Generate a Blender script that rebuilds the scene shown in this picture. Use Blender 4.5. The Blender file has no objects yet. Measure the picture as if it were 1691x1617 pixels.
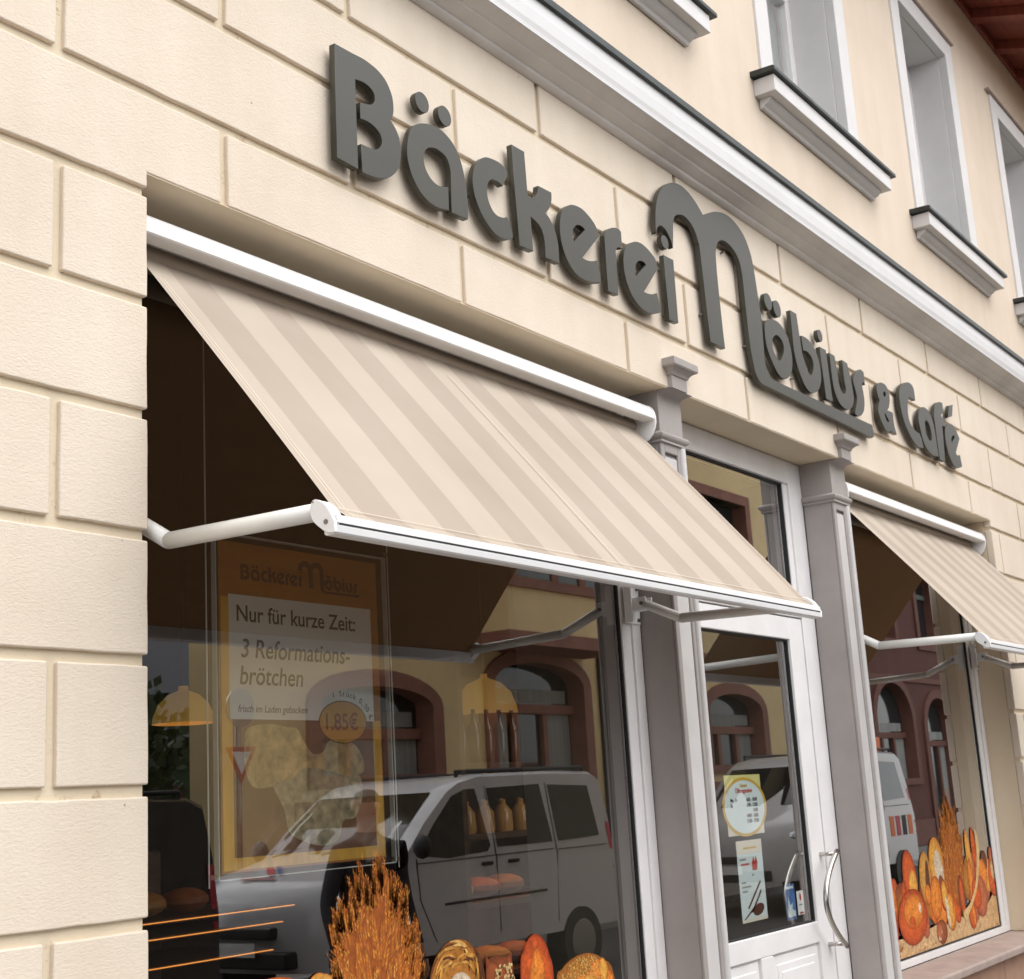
import bpy, bmesh, math, random
from mathutils import Vector, Matrix
R = math.radians
C = bpy.context.scene.collection
scn = bpy.context.scene
random.seed(7)
# ------------------------------------------------------------------ camera
cam_d = bpy.data.cameras.new('camera'); cam = bpy.data.objects.new('camera', cam_d); C.objects.link(cam)
cam_d.sensor_fit = 'HORIZONTAL'; cam_d.sensor_width = 36.0
cam_d.lens = 2321.154 / 1691.0 * 36.0
cam_d.clip_start = 0.05; cam_d.clip_end = 2000
_r = (0.57855933, -0.8135841, -0.05787926); _d = (0.14372191, 0.17154088, -0.97463723); _f = (0.80287802, 0.55556695, 0.21617644)
cam.matrix_world = Matrix(((_r[0], -_d[0], -_f[0], -2.4054), (_r[1], -_d[1], -_f[1], -2.8217), (_r[2], -_d[2], -_f[2], 1.62), (0, 0, 0, 1)))
scn.camera = cam
cam_d.dof.use_dof = True; cam_d.dof.focus_distance = 4.3; cam_d.dof.aperture_fstop = 11.0
# ------------------------------------------------------------------ sky, sun, exposure
SUN = Vector((0.06, -0.50, 0.86)).normalized()
w = bpy.data.worlds.new('World'); scn.world = w; w.use_nodes = True
nt = w.node_tree; bg = nt.nodes['Background']
sky = nt.nodes.new('ShaderNodeTexSky'); sky.sky_type = 'NISHITA'; sky.sun_disc = False
sky.sun_elevation = math.asin(SUN.z); sky.sun_rotation = math.atan2(SUN.x, SUN.y)
sky.air_density = 1.0; sky.dust_density = 1.0; sky.ozone_density = 1.0
hs = nt.nodes.new('ShaderNodeHueSaturation'); hs.inputs['Saturation'].default_value = 0.10
nt.links.new(sky.outputs[0], hs.inputs['Color']); nt.links.new(hs.outputs[0], bg.inputs[0]); bg.inputs[1].default_value = 0.15
sd = bpy.data.lights.new('sun', 'SUN'); sd.energy = 0.85; sd.angle = R(75); sd.color = (1.0, 0.965, 0.92)
so = bpy.data.objects.new('sun', sd); C.objects.link(so); so.rotation_euler = SUN.to_track_quat('Z', 'Y').to_euler()
scn.view_settings.view_transform = 'Standard'; scn.view_settings.look = 'None'; scn.view_settings.exposure = 1.33; scn.view_settings.gamma = 1
scn.cycles.max_bounces = 8; scn.cycles.transparent_max_bounces = 12; scn.cycles.use_denoising = True
# ------------------------------------------------------------------ materials
def lin(r, g, b):
    f = lambda c: (c / 255 / 12.92) if c / 255 <= .04045 else ((c / 255 + .055) / 1.055) ** 2.4
    return (f(r), f(g), f(b), 1)
def mat(name, col, rough=.6, metal=0, var=0, vscale=6, bump=0, bscale=60, bdist=.01, emit=0, emcol=None, spec=.5, detail=6, dark=None, stretch=None):
    m = bpy.data.materials.new(name); m.use_nodes = True; n = m.node_tree.nodes; l = m.node_tree.links
    b = n['Principled BSDF']; col = tuple(col[:3]) + (1,)
    b.inputs['Base Color'].default_value = col; b.inputs['Roughness'].default_value = rough; b.inputs['Metallic'].default_value = metal
    b.inputs['Specular IOR Level'].default_value = spec
    geo = n.new('ShaderNodeNewGeometry'); pos = geo.outputs['Position']
    if stretch:
        mp = n.new('ShaderNodeVectorMath'); mp.operation = 'MULTIPLY'; mp.inputs[1].default_value = stretch; l.new(pos, mp.inputs[0]); pos = mp.outputs[0]
    if var:
        t = n.new('ShaderNodeTexNoise'); t.inputs['Scale'].default_value = vscale; t.inputs['Detail'].default_value = detail; t.inputs['Roughness'].default_value = .6; l.new(pos, t.inputs['Vector'])
        r = n.new('ShaderNodeValToRGB'); r.color_ramp.elements[0].position = .3; r.color_ramp.elements[1].position = .7
        d = dark if dark else tuple(c * (1 - var) for c in col[:3])
        r.color_ramp.elements[0].color = tuple(d[:3]) + (1,); r.color_ramp.elements[1].color = tuple(min(1, c * (1 + var * .4)) for c in col[:3]) + (1,)
        l.new(t.outputs['Fac'], r.inputs[0]); l.new(r.outputs[0], b.inputs['Base Color'])
    if bump:
        t2 = n.new('ShaderNodeTexNoise'); t2.inputs['Scale'].default_value = bscale; t2.inputs['Detail'].default_value = 5; t2.inputs['Roughness'].default_value = .65; l.new(pos, t2.inputs['Vector'])
        bp = n.new('ShaderNodeBump'); bp.inputs['Strength'].default_value = bump; bp.inputs['Distance'].default_value = bdist
        l.new(t2.outputs['Fac'], bp.inputs['Height']); l.new(bp.outputs[0], b.inputs['Normal'])
    if emit:
        b.inputs['Emission Color'].default_value = tuple((emcol or col)[:3]) + (1,); b.inputs['Emission Strength'].default_value = emit
    return m
def stucco(name, col, scale, strength, dist, speck=True, stain=0):
    m = bpy.data.materials.new(name); m.use_nodes = True; n = m.node_tree.nodes; l = m.node_tree.links; b = n['Principled BSDF']
    b.inputs['Roughness'].default_value = .85; b.inputs['Specular IOR Level'].default_value = .25
    geo = n.new('ShaderNodeNewGeometry')
    st = n.new('ShaderNodeVectorMath'); st.operation = 'MULTIPLY'; st.inputs[1].default_value = (.62, 1, 1.25); l.new(geo.outputs['Position'], st.inputs[0])
    a = n.new('ShaderNodeTexNoise'); a.inputs['Scale'].default_value = 1.3; a.inputs['Detail'].default_value = 8; a.inputs['Roughness'].default_value = .62; l.new(geo.outputs['Position'], a.inputs['Vector'])
    r = n.new('ShaderNodeValToRGB'); r.color_ramp.elements[0].position = .32; r.color_ramp.elements[1].position = .68
    r.color_ramp.elements[0].color = (col[0] * .93, col[1] * .915, col[2] * .885, 1); r.color_ramp.elements[1].color = (col[0] * 1.03, col[1] * 1.03, col[2] * 1.02, 1)
    l.new(a.outputs['Fac'], r.inputs[0])
    # sparse specks of dirt and small chips
    v = n.new('ShaderNodeTexVoronoi'); v.inputs['Scale'].default_value = 7.0; v.inputs['Randomness'].default_value = 1; l.new(geo.outputs['Position'], v.inputs['Vector'])
    r2 = n.new('ShaderNodeValToRGB'); r2.color_ramp.elements[0].position = .012; r2.color_ramp.elements[1].position = .03
    r2.color_ramp.elements[0].color = (.45, .38, .3, 1); r2.color_ramp.elements[1].color = (1, 1, 1, 1); l.new(v.outputs['Distance'], r2.inputs[0])
    mx = n.new('ShaderNodeMix'); mx.data_type = 'RGBA'; mx.blend_type = 'MULTIPLY'; mx.inputs[0].default_value = 1 if speck else 0
    l.new(r.outputs[0], mx.inputs[6]); l.new(r2.outputs[0], mx.inputs[7]); 
    # faint run-off streaks, and brown weathering where asked
    sv = n.new('ShaderNodeVectorMath'); sv.operation = 'MULTIPLY'; sv.inputs[1].default_value = (5.5, 5.5, .45); l.new(geo.outputs['Position'], sv.inputs[0])
    sn = n.new('ShaderNodeTexNoise'); sn.inputs['Scale'].default_value = 1.0; sn.inputs['Detail'].default_value = 6; l.new(sv.outputs[0], sn.inputs['Vector'])
    sr = n.new('ShaderNodeValToRGB'); sr.color_ramp.elements[0].position = .34; sr.color_ramp.elements[1].position = .60; sr.color_ramp.elements[0].color = (.965, .957, .945, 1); sr.color_ramp.elements[1].color = (1, 1, 1, 1); l.new(sn.outputs['Fac'], sr.inputs[0])
    m2 = n.new('ShaderNodeMix'); m2.data_type = 'RGBA'; m2.blend_type = 'MULTIPLY'; m2.inputs[0].default_value = 1; l.new(mx.outputs[2], m2.inputs[6]); l.new(sr.outputs[0], m2.inputs[7])
    gn = n.new('ShaderNodeTexNoise'); gn.inputs['Scale'].default_value = 17; gn.inputs['Detail'].default_value = 5; gn.inputs['Roughness'].default_value = .7; l.new(geo.outputs['Position'], gn.inputs['Vector'])
    gr_ = n.new('ShaderNodeValToRGB'); gr_.color_ramp.elements[0].position = .61; gr_.color_ramp.elements[1].position = .75; gr_.color_ramp.elements[0].color = (1, 1, 1, 1); gr_.color_ramp.elements[1].color = (.42, .30, .18, 1); l.new(gn.outputs['Fac'], gr_.inputs[0])
    m3 = n.new('ShaderNodeMix'); m3.data_type = 'RGBA'; m3.blend_type = 'MULTIPLY'; m3.inputs[0].default_value = stain; l.new(m2.outputs[2], m3.inputs[6]); l.new(gr_.outputs[0], m3.inputs[7])
    l.new(m3.outputs[2], b.inputs['Base Color'])
    t = n.new('ShaderNodeTexNoise'); t.inputs['Scale'].default_value = scale; t.inputs['Detail'].default_value = 3; t.inputs['Roughness'].default_value = .55; t.inputs['Distortion'].default_value = .6; l.new(st.outputs[0], t.inputs['Vector'])
    t3 = n.new('ShaderNodeTexNoise'); t3.inputs['Scale'].default_value = 9; t3.inputs['Detail'].default_value = 3; l.new(geo.outputs['Position'], t3.inputs['Vector'])
    ad = n.new('ShaderNodeMath'); ad.operation = 'MULTIPLY_ADD'; ad.inputs[1].default_value = 1.2; l.new(t3.outputs['Fac'], ad.inputs[0]); l.new(t.outputs['Fac'], ad.inputs[2])
    bp = n.new('ShaderNodeBump'); bp.inputs['Strength'].default_value = strength; bp.inputs['Distance'].default_value = dist
    l.new(ad.outputs[0], bp.inputs['Height']); l.new(bp.outputs[0], b.inputs['Normal'])
    return m
def glass(name, n_surf=4, tint=(1, 1, 1), ior=1.5):
    m = bpy.data.materials.new(name); m.use_nodes = True; n = m.node_tree.nodes; l = m.node_tree.links; n.clear()
    out = n.new('ShaderNodeOutputMaterial'); mix = n.new('ShaderNodeMixShader'); tr = n.new('ShaderNodeBsdfTransparent'); gl = n.new('ShaderNodeBsdfGlossy')
    tr.inputs[0].default_value = tint + (1,); gl.inputs['Roughness'].default_value = 0.0; gl.inputs['Color'].default_value = (1, 1, 1, 1)
    geo = n.new('ShaderNodeNewGeometry'); mi = n.new('ShaderNodeMix'); mi.inputs[2].default_value = ior; mi.inputs[3].default_value = 1 / ior; l.new(geo.outputs['Backfacing'], mi.inputs[0])
    fr = n.new('ShaderNodeFresnel'); l.new(mi.outputs[0], fr.inputs['IOR'])
    s1 = n.new('ShaderNodeMath'); s1.operation = 'SUBTRACT'; s1.inputs[0].default_value = 1; l.new(fr.outputs[0], s1.inputs[1])
    pw = n.new('ShaderNodeMath'); pw.operation = 'POWER'; pw.inputs[1].default_value = n_surf; l.new(s1.outputs[0], pw.inputs[0])
    s2 = n.new('ShaderNodeMath'); s2.operation = 'SUBTRACT'; s2.inputs[0].default_value = 1; l.new(pw.outputs[0], s2.inputs[1])
    l.new(s2.outputs[0], mix.inputs[0]); l.new(tr.outputs[0], mix.inputs[1]); l.new(gl.outputs[0], mix.inputs[2]); l.new(mix.outputs[0], out.inputs[0])
    return m
M = {}
CREAM = (.735, .645, .545)
M['block'] = stucco('cream_block_stucco', CREAM, 125, .42, .004)
M['groove'] = stucco('cream_groove_render', (.70, .605, .465), 60, .35, .003, True, .85)
M['upper'] = stucco('cream_fine_stucco', (.735, .63, .525), 150, .35, .003)
M['soffit'] = stucco('cream_soffit', (.72, .61, .46), 30, .12, .003, False)
M['white'] = mat('white_powder_coat', (.815, .815, .82), .34, var=.05, vscale=4, bump=.05, bscale=300, bdist=.001)
M['pvc'] = mat('white_window_profile', (.80, .78, .775), .35, var=.07, vscale=5)
M['arm'] = mat('offwhite_arm_paint', (.80, .79, .75), .33, var=.06, vscale=9)
M['taupe'] = mat('taupe_column_paint', (.355, .322, .305), .55, var=.14, vscale=3, bump=.12, bscale=70, bdist=.003)
M['taupe2'] = mat('pale_grey_panel_paint', (.60, .58, .57), .42, var=.08, vscale=6, bump=.06, bscale=90, bdist=.002)
M['cornice'] = mat('pale_grey_cornice', (.70, .665, .64), .6, var=.16, vscale=2.5, bump=.15, bscale=40, bdist=.004)
M['trim'] = mat('upper_window_trim', (.71, .695, .69), .65, var=.07, vscale=3, bump=.08, bscale=90, bdist=.002)
M['flash'] = mat('dark_metal_flashing', (.055, .062, .06), .42, .6, var=.4, vscale=7)
M['letter'] = mat('grey_green_letter_paint', (.041, .0395, .028), .40, var=.14, vscale=3.5, bump=.03, bscale=200, bdist=.001)
M['steel'] = mat('brushed_steel', (.52, .50, .47), .22, 1, var=.1, vscale=20)
M['bolt'] = mat('dull_bolt', (.22, .21, .2), .4, .9)
M['black'] = mat('black_rubber', (.012, .012, .012), .55)
M['eave'] = mat('red_brown_eaves', (.26, .06, .035), .6, var=.3, vscale=3, stretch=(1, 8, 1))
M['stone'] = mat('red_sandstone', (.36, .215, .15), .8, var=.25, vscale=5, bump=.3, bscale=60, bdist=.004)
M['stone2'] = mat('pink_sill_stone', (.42, .33, .29), .7, var=.2, vscale=8, bump=.15, bscale=60, bdist=.003)
M['glass'] = glass('window_glass', 5.2, (.93, .93, .91))
M['dglass'] = glass('door_glass', 3.4, (.94, .94, .93))
M['uglass'] = glass('upper_glass', 4, (.85, .9, .88))
M['acryl'] = glass('acrylic_sheet', 1.5, (.97, .97, .96))
# ------------------------------------------------------------------ mesh helpers
class MB:
    def __init__(s): s.v = []; s.f = []; s.mi = []; s.m = 0; s.sm = []; s.smooth = False
    def add(s, vs, fs):
        o = len(s.v); s.v += [tuple(v) for v in vs]
        for f in fs: s.f.append([o + i for i in f]); s.mi.append(s.m); s.sm.append(s.smooth)
        return s
    def box(s, x0, x1, y0, y1, z0, z1):
        return s.add([(x0, y0, z0), (x1, y0, z0), (x1, y1, z0), (x0, y1, z0), (x0, y0, z1), (x1, y0, z1), (x1, y1, z1), (x0, y1, z1)],
                     [(0, 3, 2, 1), (4, 5, 6, 7), (0, 1, 5, 4), (1, 2, 6, 5), (2, 3, 7, 6), (3, 0, 4, 7)])
    def prism(s, poly, axis, a, b):
        # poly: 2D outline; axis 'x' -> poly=(y,z), 'y' -> (x,z), 'z' -> (x,y)
        def P(p, t): return {'x': (t, p[0], p[1]), 'y': (p[0], t, p[1]), 'z': (p[0], p[1], t)}[axis]
        n = len(poly); A = sum(poly[i][0] * poly[(i + 1) % n][1] - poly[(i + 1) % n][0] * poly[i][1] for i in range(n))
        flip = (A < 0) ^ (axis == 'y')
        vs = [P(p, a) for p in poly] + [P(p, b) for p in poly]
        fs = [list(range(n))[::-1], list(range(n, 2 * n))] + [(i, (i + 1) % n, n + (i + 1) % n, n + i) for i in range(n)]
        if flip: fs = [list(f)[::-1] for f in fs]
        return s.add(vs, fs)
    def tube(s, pts, r, seg=12, caps=True):
        pts = [Vector(p) for p in pts]; rs = r if isinstance(r, (list, tuple)) else [r] * len(pts); vs = []; fs = []; up = None
        for i, p in enumerate(pts):
            a = (pts[i] - pts[i - 1]).normalized() if i else (pts[1] - pts[0]).normalized()
            b = (pts[i + 1] - pts[i]).normalized() if i < len(pts) - 1 else a
            t = (a + b).normalized()
            if up is None: up = t.orthogonal().normalized()
            up = (up - t * up.dot(t)).normalized(); sd = t.cross(up); k = 1 / max(.5, t.dot(a))
            for j in range(seg):
                an = 2 * math.pi * j / seg; vs.append(p + (up * math.cos(an) + sd * math.sin(an)) * rs[i] * (k if 0 < i < len(pts) - 1 else 1))
        for i in range(len(pts) - 1):
            for j in range(seg): fs.append((i * seg + j, i * seg + (j + 1) % seg, (i + 1) * seg + (j + 1) % seg, (i + 1) * seg + j))
        if caps: fs += [tuple(range(seg))[::-1], tuple(range((len(pts) - 1) * seg, len(pts) * seg))]
        return s.add(vs, fs)
    def lathe(s, prof, c, seg=24):
        vs = []; fs = []
        for r, z in prof:
            for j in range(seg): a = 2 * math.pi * j / seg; vs.append((c[0] + r * math.cos(a), c[1] + r * math.sin(a), c[2] + z))
        for i in range(len(prof) - 1):
            for j in range(seg): fs.append((i * seg + j, i * seg + (j + 1) % seg, (i + 1) * seg + (j + 1) % seg, (i + 1) * seg + j))
        return s.add(vs, fs)
    def ball(s, c, r, seg=12, sc=(1, 1, 1)):
        vs = []; fs = []; n = seg // 2
        for i in range(n + 1):
            t = math.pi * i / n
            for j in range(seg): a = 2 * math.pi * j / seg; vs.append((c[0] + r * sc[0] * math.sin(t) * math.cos(a), c[1] + r * sc[1] * math.sin(t) * math.sin(a), c[2] - r * sc[2] * math.cos(t)))
        for i in range(n):
            for j in range(seg): fs.append((i * seg + j, i * seg + (j + 1) % seg, (i + 1) * seg + (j + 1) % seg, (i + 1) * seg + j))
        return s.add(vs, fs)
    def quad(s, *p): return s.add(p, [tuple(range(len(p)))])
    def build(s, name, m, parent=None, bevel=0, seg=2, smooth=False, kind=None, label=None, fix=False):
        ms = m if isinstance(m, (list, tuple)) else [m]
        off = Vector((0, 0, 0)); p = parent
        while p: off += p.location; p = p.parent
        me = bpy.data.meshes.new(name); me.from_pydata([tuple(Vector(v) - off) for v in s.v], [], s.f)
        for x in ms: me.materials.append(x)
        for i, p in enumerate(me.polygons): p.material_index = s.mi[i]; p.use_smooth = s.sm[i] or smooth
        if fix:
            b = bmesh.new(); b.from_mesh(me); bmesh.ops.remove_doubles(b, verts=b.verts, dist=1e-5); bmesh.ops.recalc_face_normals(b, faces=b.faces); b.to_mesh(me); b.free()
        me.update()
        o = bpy.data.objects.new(name, me); C.objects.link(o)
        if parent: o.parent = parent
        if bevel:
            bv = o.modifiers.new('bevel', 'BEVEL'); bv.width = bevel; bv.segments = seg; bv.limit_method = 'ANGLE'; bv.angle_limit = R(35)
            for p in me.polygons: p.use_smooth = True
            wn = o.modifiers.new('normals', 'WEIGHTED_NORMAL'); wn.keep_sharp = False
        elif smooth:
            me.set_sharp_from_angle(angle=R(40))
        if kind: o['kind'] = kind
        if label: o['label'] = label
        return o
def thing(name, label, cat, loc=(0, 0, 0), group=None):
    o = bpy.data.objects.new(name, None); o.location = loc; o.empty_display_size = .1; C.objects.link(o)
    return tag(o, label, cat, group)
def tag(o, label, cat, group=None):
    o['label'] = label; o['category'] = cat
    if group: o['group'] = group
    return o
def smooth_loop(pts, sub=4):
    # Catmull-Rom through points flagged soft, straight at sharp ones
    n = len(pts); out = []
    for i in range(n):
        p0, p1, p2, p3 = pts[i - 1], pts[i], pts[(i + 1) % n], pts[(i + 2) % n]
        if p1[2] and p2[2]: out.append(p1[:2]); continue
        if p1[2]: p0 = (2 * p1[0] - p2[0], 2 * p1[1] - p2[1])
        if p2[2]: p3 = (2 * p2[0] - p1[0], 2 * p2[1] - p1[1])
        for k in range(sub):
            t = k / sub; o = []
            for a in (0, 1):
                o.append(.5 * (2 * p1[a] + (p2[a] - p0[a]) * t + (2 * p0[a] - 5 * p1[a] + 4 * p2[a] - p3[a]) * t * t + (3 * p1[a] - p0[a] - 3 * p2[a] + p3[a]) * t ** 3))
            out.append(tuple(o))
    return out
def flat_shape(name, loops, y_front, thick, m, parent=None, bevel=0, scale=1, org=(0, 0), at=(0, 0)):
    # outlines in the x-z plane -> one solid mesh whose front is at y_front
    cu = bpy.data.curves.new(name, 'CURVE'); cu.dimensions = '2D'; cu.fill_mode = 'BOTH'
    for lp in loops:
        sp = cu.splines.new('POLY'); sp.points.add(len(lp) - 1); sp.use_cyclic_u = True
        for q, p in zip(sp.points, lp): q.co = ((p[0] - org[0]) * scale + at[0], (p[1] - org[1]) * scale + at[1], 0, 1)
    cu.extrude = max(0, thick / 2 - bevel); cu.bevel_depth = bevel; cu.bevel_resolution = 2; cu.offset = -bevel
    return curve_mesh(name, cu, Matrix.Translation((0, y_front + thick / 2, 0)) @ Matrix.Rotation(R(90), 4, 'X'), m, parent)
def curve_mesh(name, cu, mw, m, parent):
    t = bpy.data.objects.new('tmp', cu); C.objects.link(t)
    dg = bpy.context.evaluated_depsgraph_get(); me = bpy.data.meshes.new_from_object(t.evaluated_get(dg)); bpy.data.objects.remove(t)
    off = Vector((0, 0, 0)); p = parent
    while p: off += p.location; p = p.parent
    me.transform(Matrix.Translation(-off) @ mw); me.materials.clear(); me.materials.append(m); me.name = name
    o = bpy.data.objects.new(name, me); C.objects.link(o)
    if parent: o.parent = parent
    return o
def text(name, s, x, y, z, size, m, parent=None, bold=0, shear=0, align='LEFT', width=1.0, rotz=0, thick=.0006, tilt=0):
    cu = bpy.data.curves.new(name, 'FONT'); cu.body = s; cu.size = size; cu.offset = bold; cu.shear = shear; cu.align_x = align; cu.extrude = thick / 2
    return curve_mesh(name, cu, Matrix.Translation((x, y, z)) @ Matrix.Rotation(rotz, 4, 'Z') @ Matrix.Rotation(tilt, 4, 'Y') @ Matrix.Rotation(R(90), 4, 'X') @ Matrix.Diagonal((width, 1, 1, 1)), m, parent)
# ================================================================== ground
def struct(name, mb, m): return mb.build(name, m, kind='structure')
M['paving'] = mat('grey_paving_slabs', (.26, .24, .22), .8, var=.25, vscale=3, bump=.3, bscale=30)
M['asphalt'] = mat('street_asphalt', (.06, .058, .056), .85, var=.25, vscale=8, bump=.4, bscale=90)
M['kerb'] = mat('granite_kerb', (.34, .33, .32), .75, var=.25, vscale=20)
M['earth'] = mat('far_ground', (.08, .075, .06), .9, var=.3, vscale=.3)
struct('ground', MB().quad((-400, -400, -.14), (400, -400, -.14), (400, 400, -.14), (-400, 400, -.14)), M['earth'])
struct('road', MB().box(-60, 60, -7.1, -1.75, -.2, -.12), M['asphalt'])
struct('pavement', MB().box(-60, 60, -1.60, .30, -.2, 0), M['paving'])
struct('far_pavement', MB().box(-60, 60, -8.9, -7.25, -.2, 0), M['paving'])
kb = MB()
for i in range(60):
    kb.box(-30 + i, -30.01 + i + 1, -1.748, -1.602, -.2, 0.003); kb.box(-30 + i, -30.01 + i + 1, -7.248, -7.102, -.2, 0.003)
kb.build('kerb', M['kerb'], kind='structure', bevel=.015)
# ================================================================== bakery building
ZS = 3.365                                   # underside of the lintel course
X1, CA, CB, DA, DB, X2A, X2B = 0.0, 2.918, 3.13, 3.13, 4.843, 5.05, 7.61
bk = thing('bakery_building', 'cream rendered two-storey bakery building with grooved block ground floor and grey cornice', 'building', (0, .3, 0))
ZJ = [.10, .42, .74, 1.06, 1.379, 1.699, 2.024, 2.349, 2.675, 2.99, 3.3095, 3.612, 3.944, 4.234, 4.50]
rr = random.Random(3)
def wob(poly, step=.07, amp=.0007):
    out = []
    n = len(poly)
    for i in range(n):
        a, b = poly[i], poly[(i + 1) % n]; d = math.hypot(b[0] - a[0], b[1] - a[1]); k = max(1, int(d / step)); nx, nz = (b[1] - a[1]) / d, -(b[0] - a[0]) / d
        for j in range(k):
            t = j / k; e = 0 if j == 0 else rr.gauss(0, amp)
            out.append((a[0] + (b[0] - a[0]) * t + nx * e, a[1] + (b[1] - a[1]) * t + nz * e))
    return out
G = .0145
bl = MB(); XL, XR = -7.0, 20.0
for r in range(len(ZJ) - 1):
    z0, z1 = ZJ[r], ZJ[r + 1]; odd = (r % 2 == 1); off = (-.290 if odd else .288) - 1.154 * 8
    xs = [off + 1.154 * k for k in range(32)]
    for a, b in zip(xs, xs[1:]):
        if b < XL or a > XR: continue
        lo, hi = z0 + G, z1 - G
        if r >= 11: segs = [(a + G, b - G, None)]
        elif r == 10:                         # lintel course: cut to the soffit above the openings
            if a < X1 < b: bl.prism(wob([(a + G, lo), (X1, lo), (X1, ZS + .003), (b - G, ZS + .003), (b - G, hi), (a + G, hi)]), 'y', 0, .05); continue
            if a < X2B < b: bl.prism(wob([(a + G, ZS + .003), (X2B, ZS + .003), (X2B, lo), (b - G, lo), (b - G, hi), (a + G, hi)]), 'y', 0, .05); continue
            segs = [(a + G, b - G, ZS + .003 if X1 <= a and b <= X2B else None)]
        else:
            segs = []
            if a < X1: segs.append((a + G, min(b - G, X1) if b > X1 else b - G, None))
            if b > X2B: segs.append((max(a + G, X2B), b - G, None))
        for s0, s1, zb in segs:
            if s1 - s0 > .05: bl.prism(wob([(s0, zb or lo), (s1, zb or lo), (s1, hi), (s0, hi)]), 'y', 0, .05)
bl.build('wall_blocks', M['block'], bk, bevel=.0055, seg=3)
bw = MB()
bw.box(XL, -.008, .0150, .34, 0, ZS + .003); bw.box(X2B + .008, XR, .0150, .34, 0, ZS + .003)
bw.box(XL, XR, .0150, .34, ZS + .006, 4.5)
bw.build('ground_floor_wall', M['groove'], bk)
sf = MB(); sf.box(X1 - .002, X2B + .002, .0035, .345, ZS, ZS + .0028); sf.box(X2B, X2B + .012, .052, .345, .575, ZS - .001); sf.box(X1 - .012, X1, .052, .345, .575, ZS - .001)
sf.build('window_reveal', M['soffit'], bk)
# ---- upper wall with window openings
OP = [(-.48, .62), (2.0, 3.12), (4.5, 5.62), (6.98, 8.06), (9.42, 10.48), (11.9, 13.0), (14.4, 15.5)]; UZ0, UZ1 = 5.42, 7.20
uw = MB(); uw.box(XL, XR, .003, .34, 4.5, UZ0); uw.box(XL, XR, .003, .34, UZ1, 8.05)
ex = [XL] + [v for o in OP for v in o] + [XR]
for i in range(0, len(ex), 2): uw.box(ex[i], ex[i + 1], .003, .34, UZ0, UZ1)
uw.build('upper_wall', M['upper'], bk)
M['curtain'] = mat('white_net_curtain', (.55, .56, .55), .9, var=.15, vscale=4, stretch=(9, 1, .3))
for a, b in OP:
    sw = .165; t = MB()
    t.box(a - sw, a + .006, -.013, .05, UZ0, UZ1 + .15); t.box(b - .006, b + sw, -.013, .05, UZ0, UZ1 + .15); t.box(a + .006, b - .006, -.013, .05, UZ1 - .006, UZ1 + .15)
    t.box(a + .001, a + .012, .051, .30, UZ0, UZ1 - .001); t.box(b - .012, b - .001, .051, .30, UZ0, UZ1 - .001); t.box(a + .012, b - .012, .051, .30, UZ1 - .012, UZ1 - .001)
    win = t.build('upper_window', M['trim'], bk, bevel=.004)
    f = MB(); y0, y1 = .285, .345
    f.box(a, a + .075, y0, y1, UZ0, UZ1); f.box(b - .075, b, y0, y1, UZ0, UZ1); f.box(a + .075, b - .075, y0, y1, UZ1 - .075, UZ1); f.box(a + .075, b - .075, y0, y1, UZ0, UZ0 + .085)
    m = (a + b) / 2; f.box(m - .05, m + .05, y0 - .01, y1, UZ0 + .085, UZ1 - .6); f.box(a + .075, b - .075, y0 - .006, y1, UZ1 - .6, UZ1 - .53); f.box(m - .03, m + .03, y0 - .003, y1, UZ1 - .53, UZ1 - .075)
    f.build('frame', M['pvc'], win, bevel=.005)
    g = MB(); g.quad((a + .05, .32, UZ0 + .05), (b - .05, .32, UZ0 + .05), (b - .05, .32, UZ1 - .05), (a + .05, .32, UZ1 - .05)); g.build('pane', M['uglass'], win)
    cu_ = MB(); n = 60
    for k in range(n):
        u0, u1 = a + (b - a) * k / n, a + (b - a) * (k + 1) / n
        cu_.quad((u0, .385 + .012 * math.sin(k * 1.3), UZ0), (u1, .385 + .012 * math.sin((k + 1) * 1.3), UZ0), (u1, .385 + .012 * math.sin((k + 1) * 1.3), UZ1), (u0, .385 + .012 * math.sin(k * 1.3), UZ1))
    cu_.build('curtain', M['curtain'], win, smooth=True)
    s0, s1 = a - .27, b + .36
    s = MB(); s.prism([(.0, 5.245), (-.018, 5.245), (-.026, 5.262), (-.05, 5.272), (-.066, 5.29), (-.07, 5.302), (0, 5.302)], 'x', s0 + .05, s1 - .05); s.box(s0, s1, -.12, .003, 5.302, 5.398)
    s.build('sill', M['trim'], win, bevel=.004)
    fl = MB(); fl.prism([(-.142, 5.402), (-.142, 5.425), (-.13, 5.431), (.29, 5.45), (.29, 5.402)], 'x', s0 - .035, s1 + .05)
    fl.build('flashing', M['flash'], win, bevel=.003)
    MB().box(a - sw - .09, b + sw + .02, -.035, .003, UZ1 + .152, UZ1 + .168).build('hood_strip', M['stone2'], win, bevel=.002)
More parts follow.
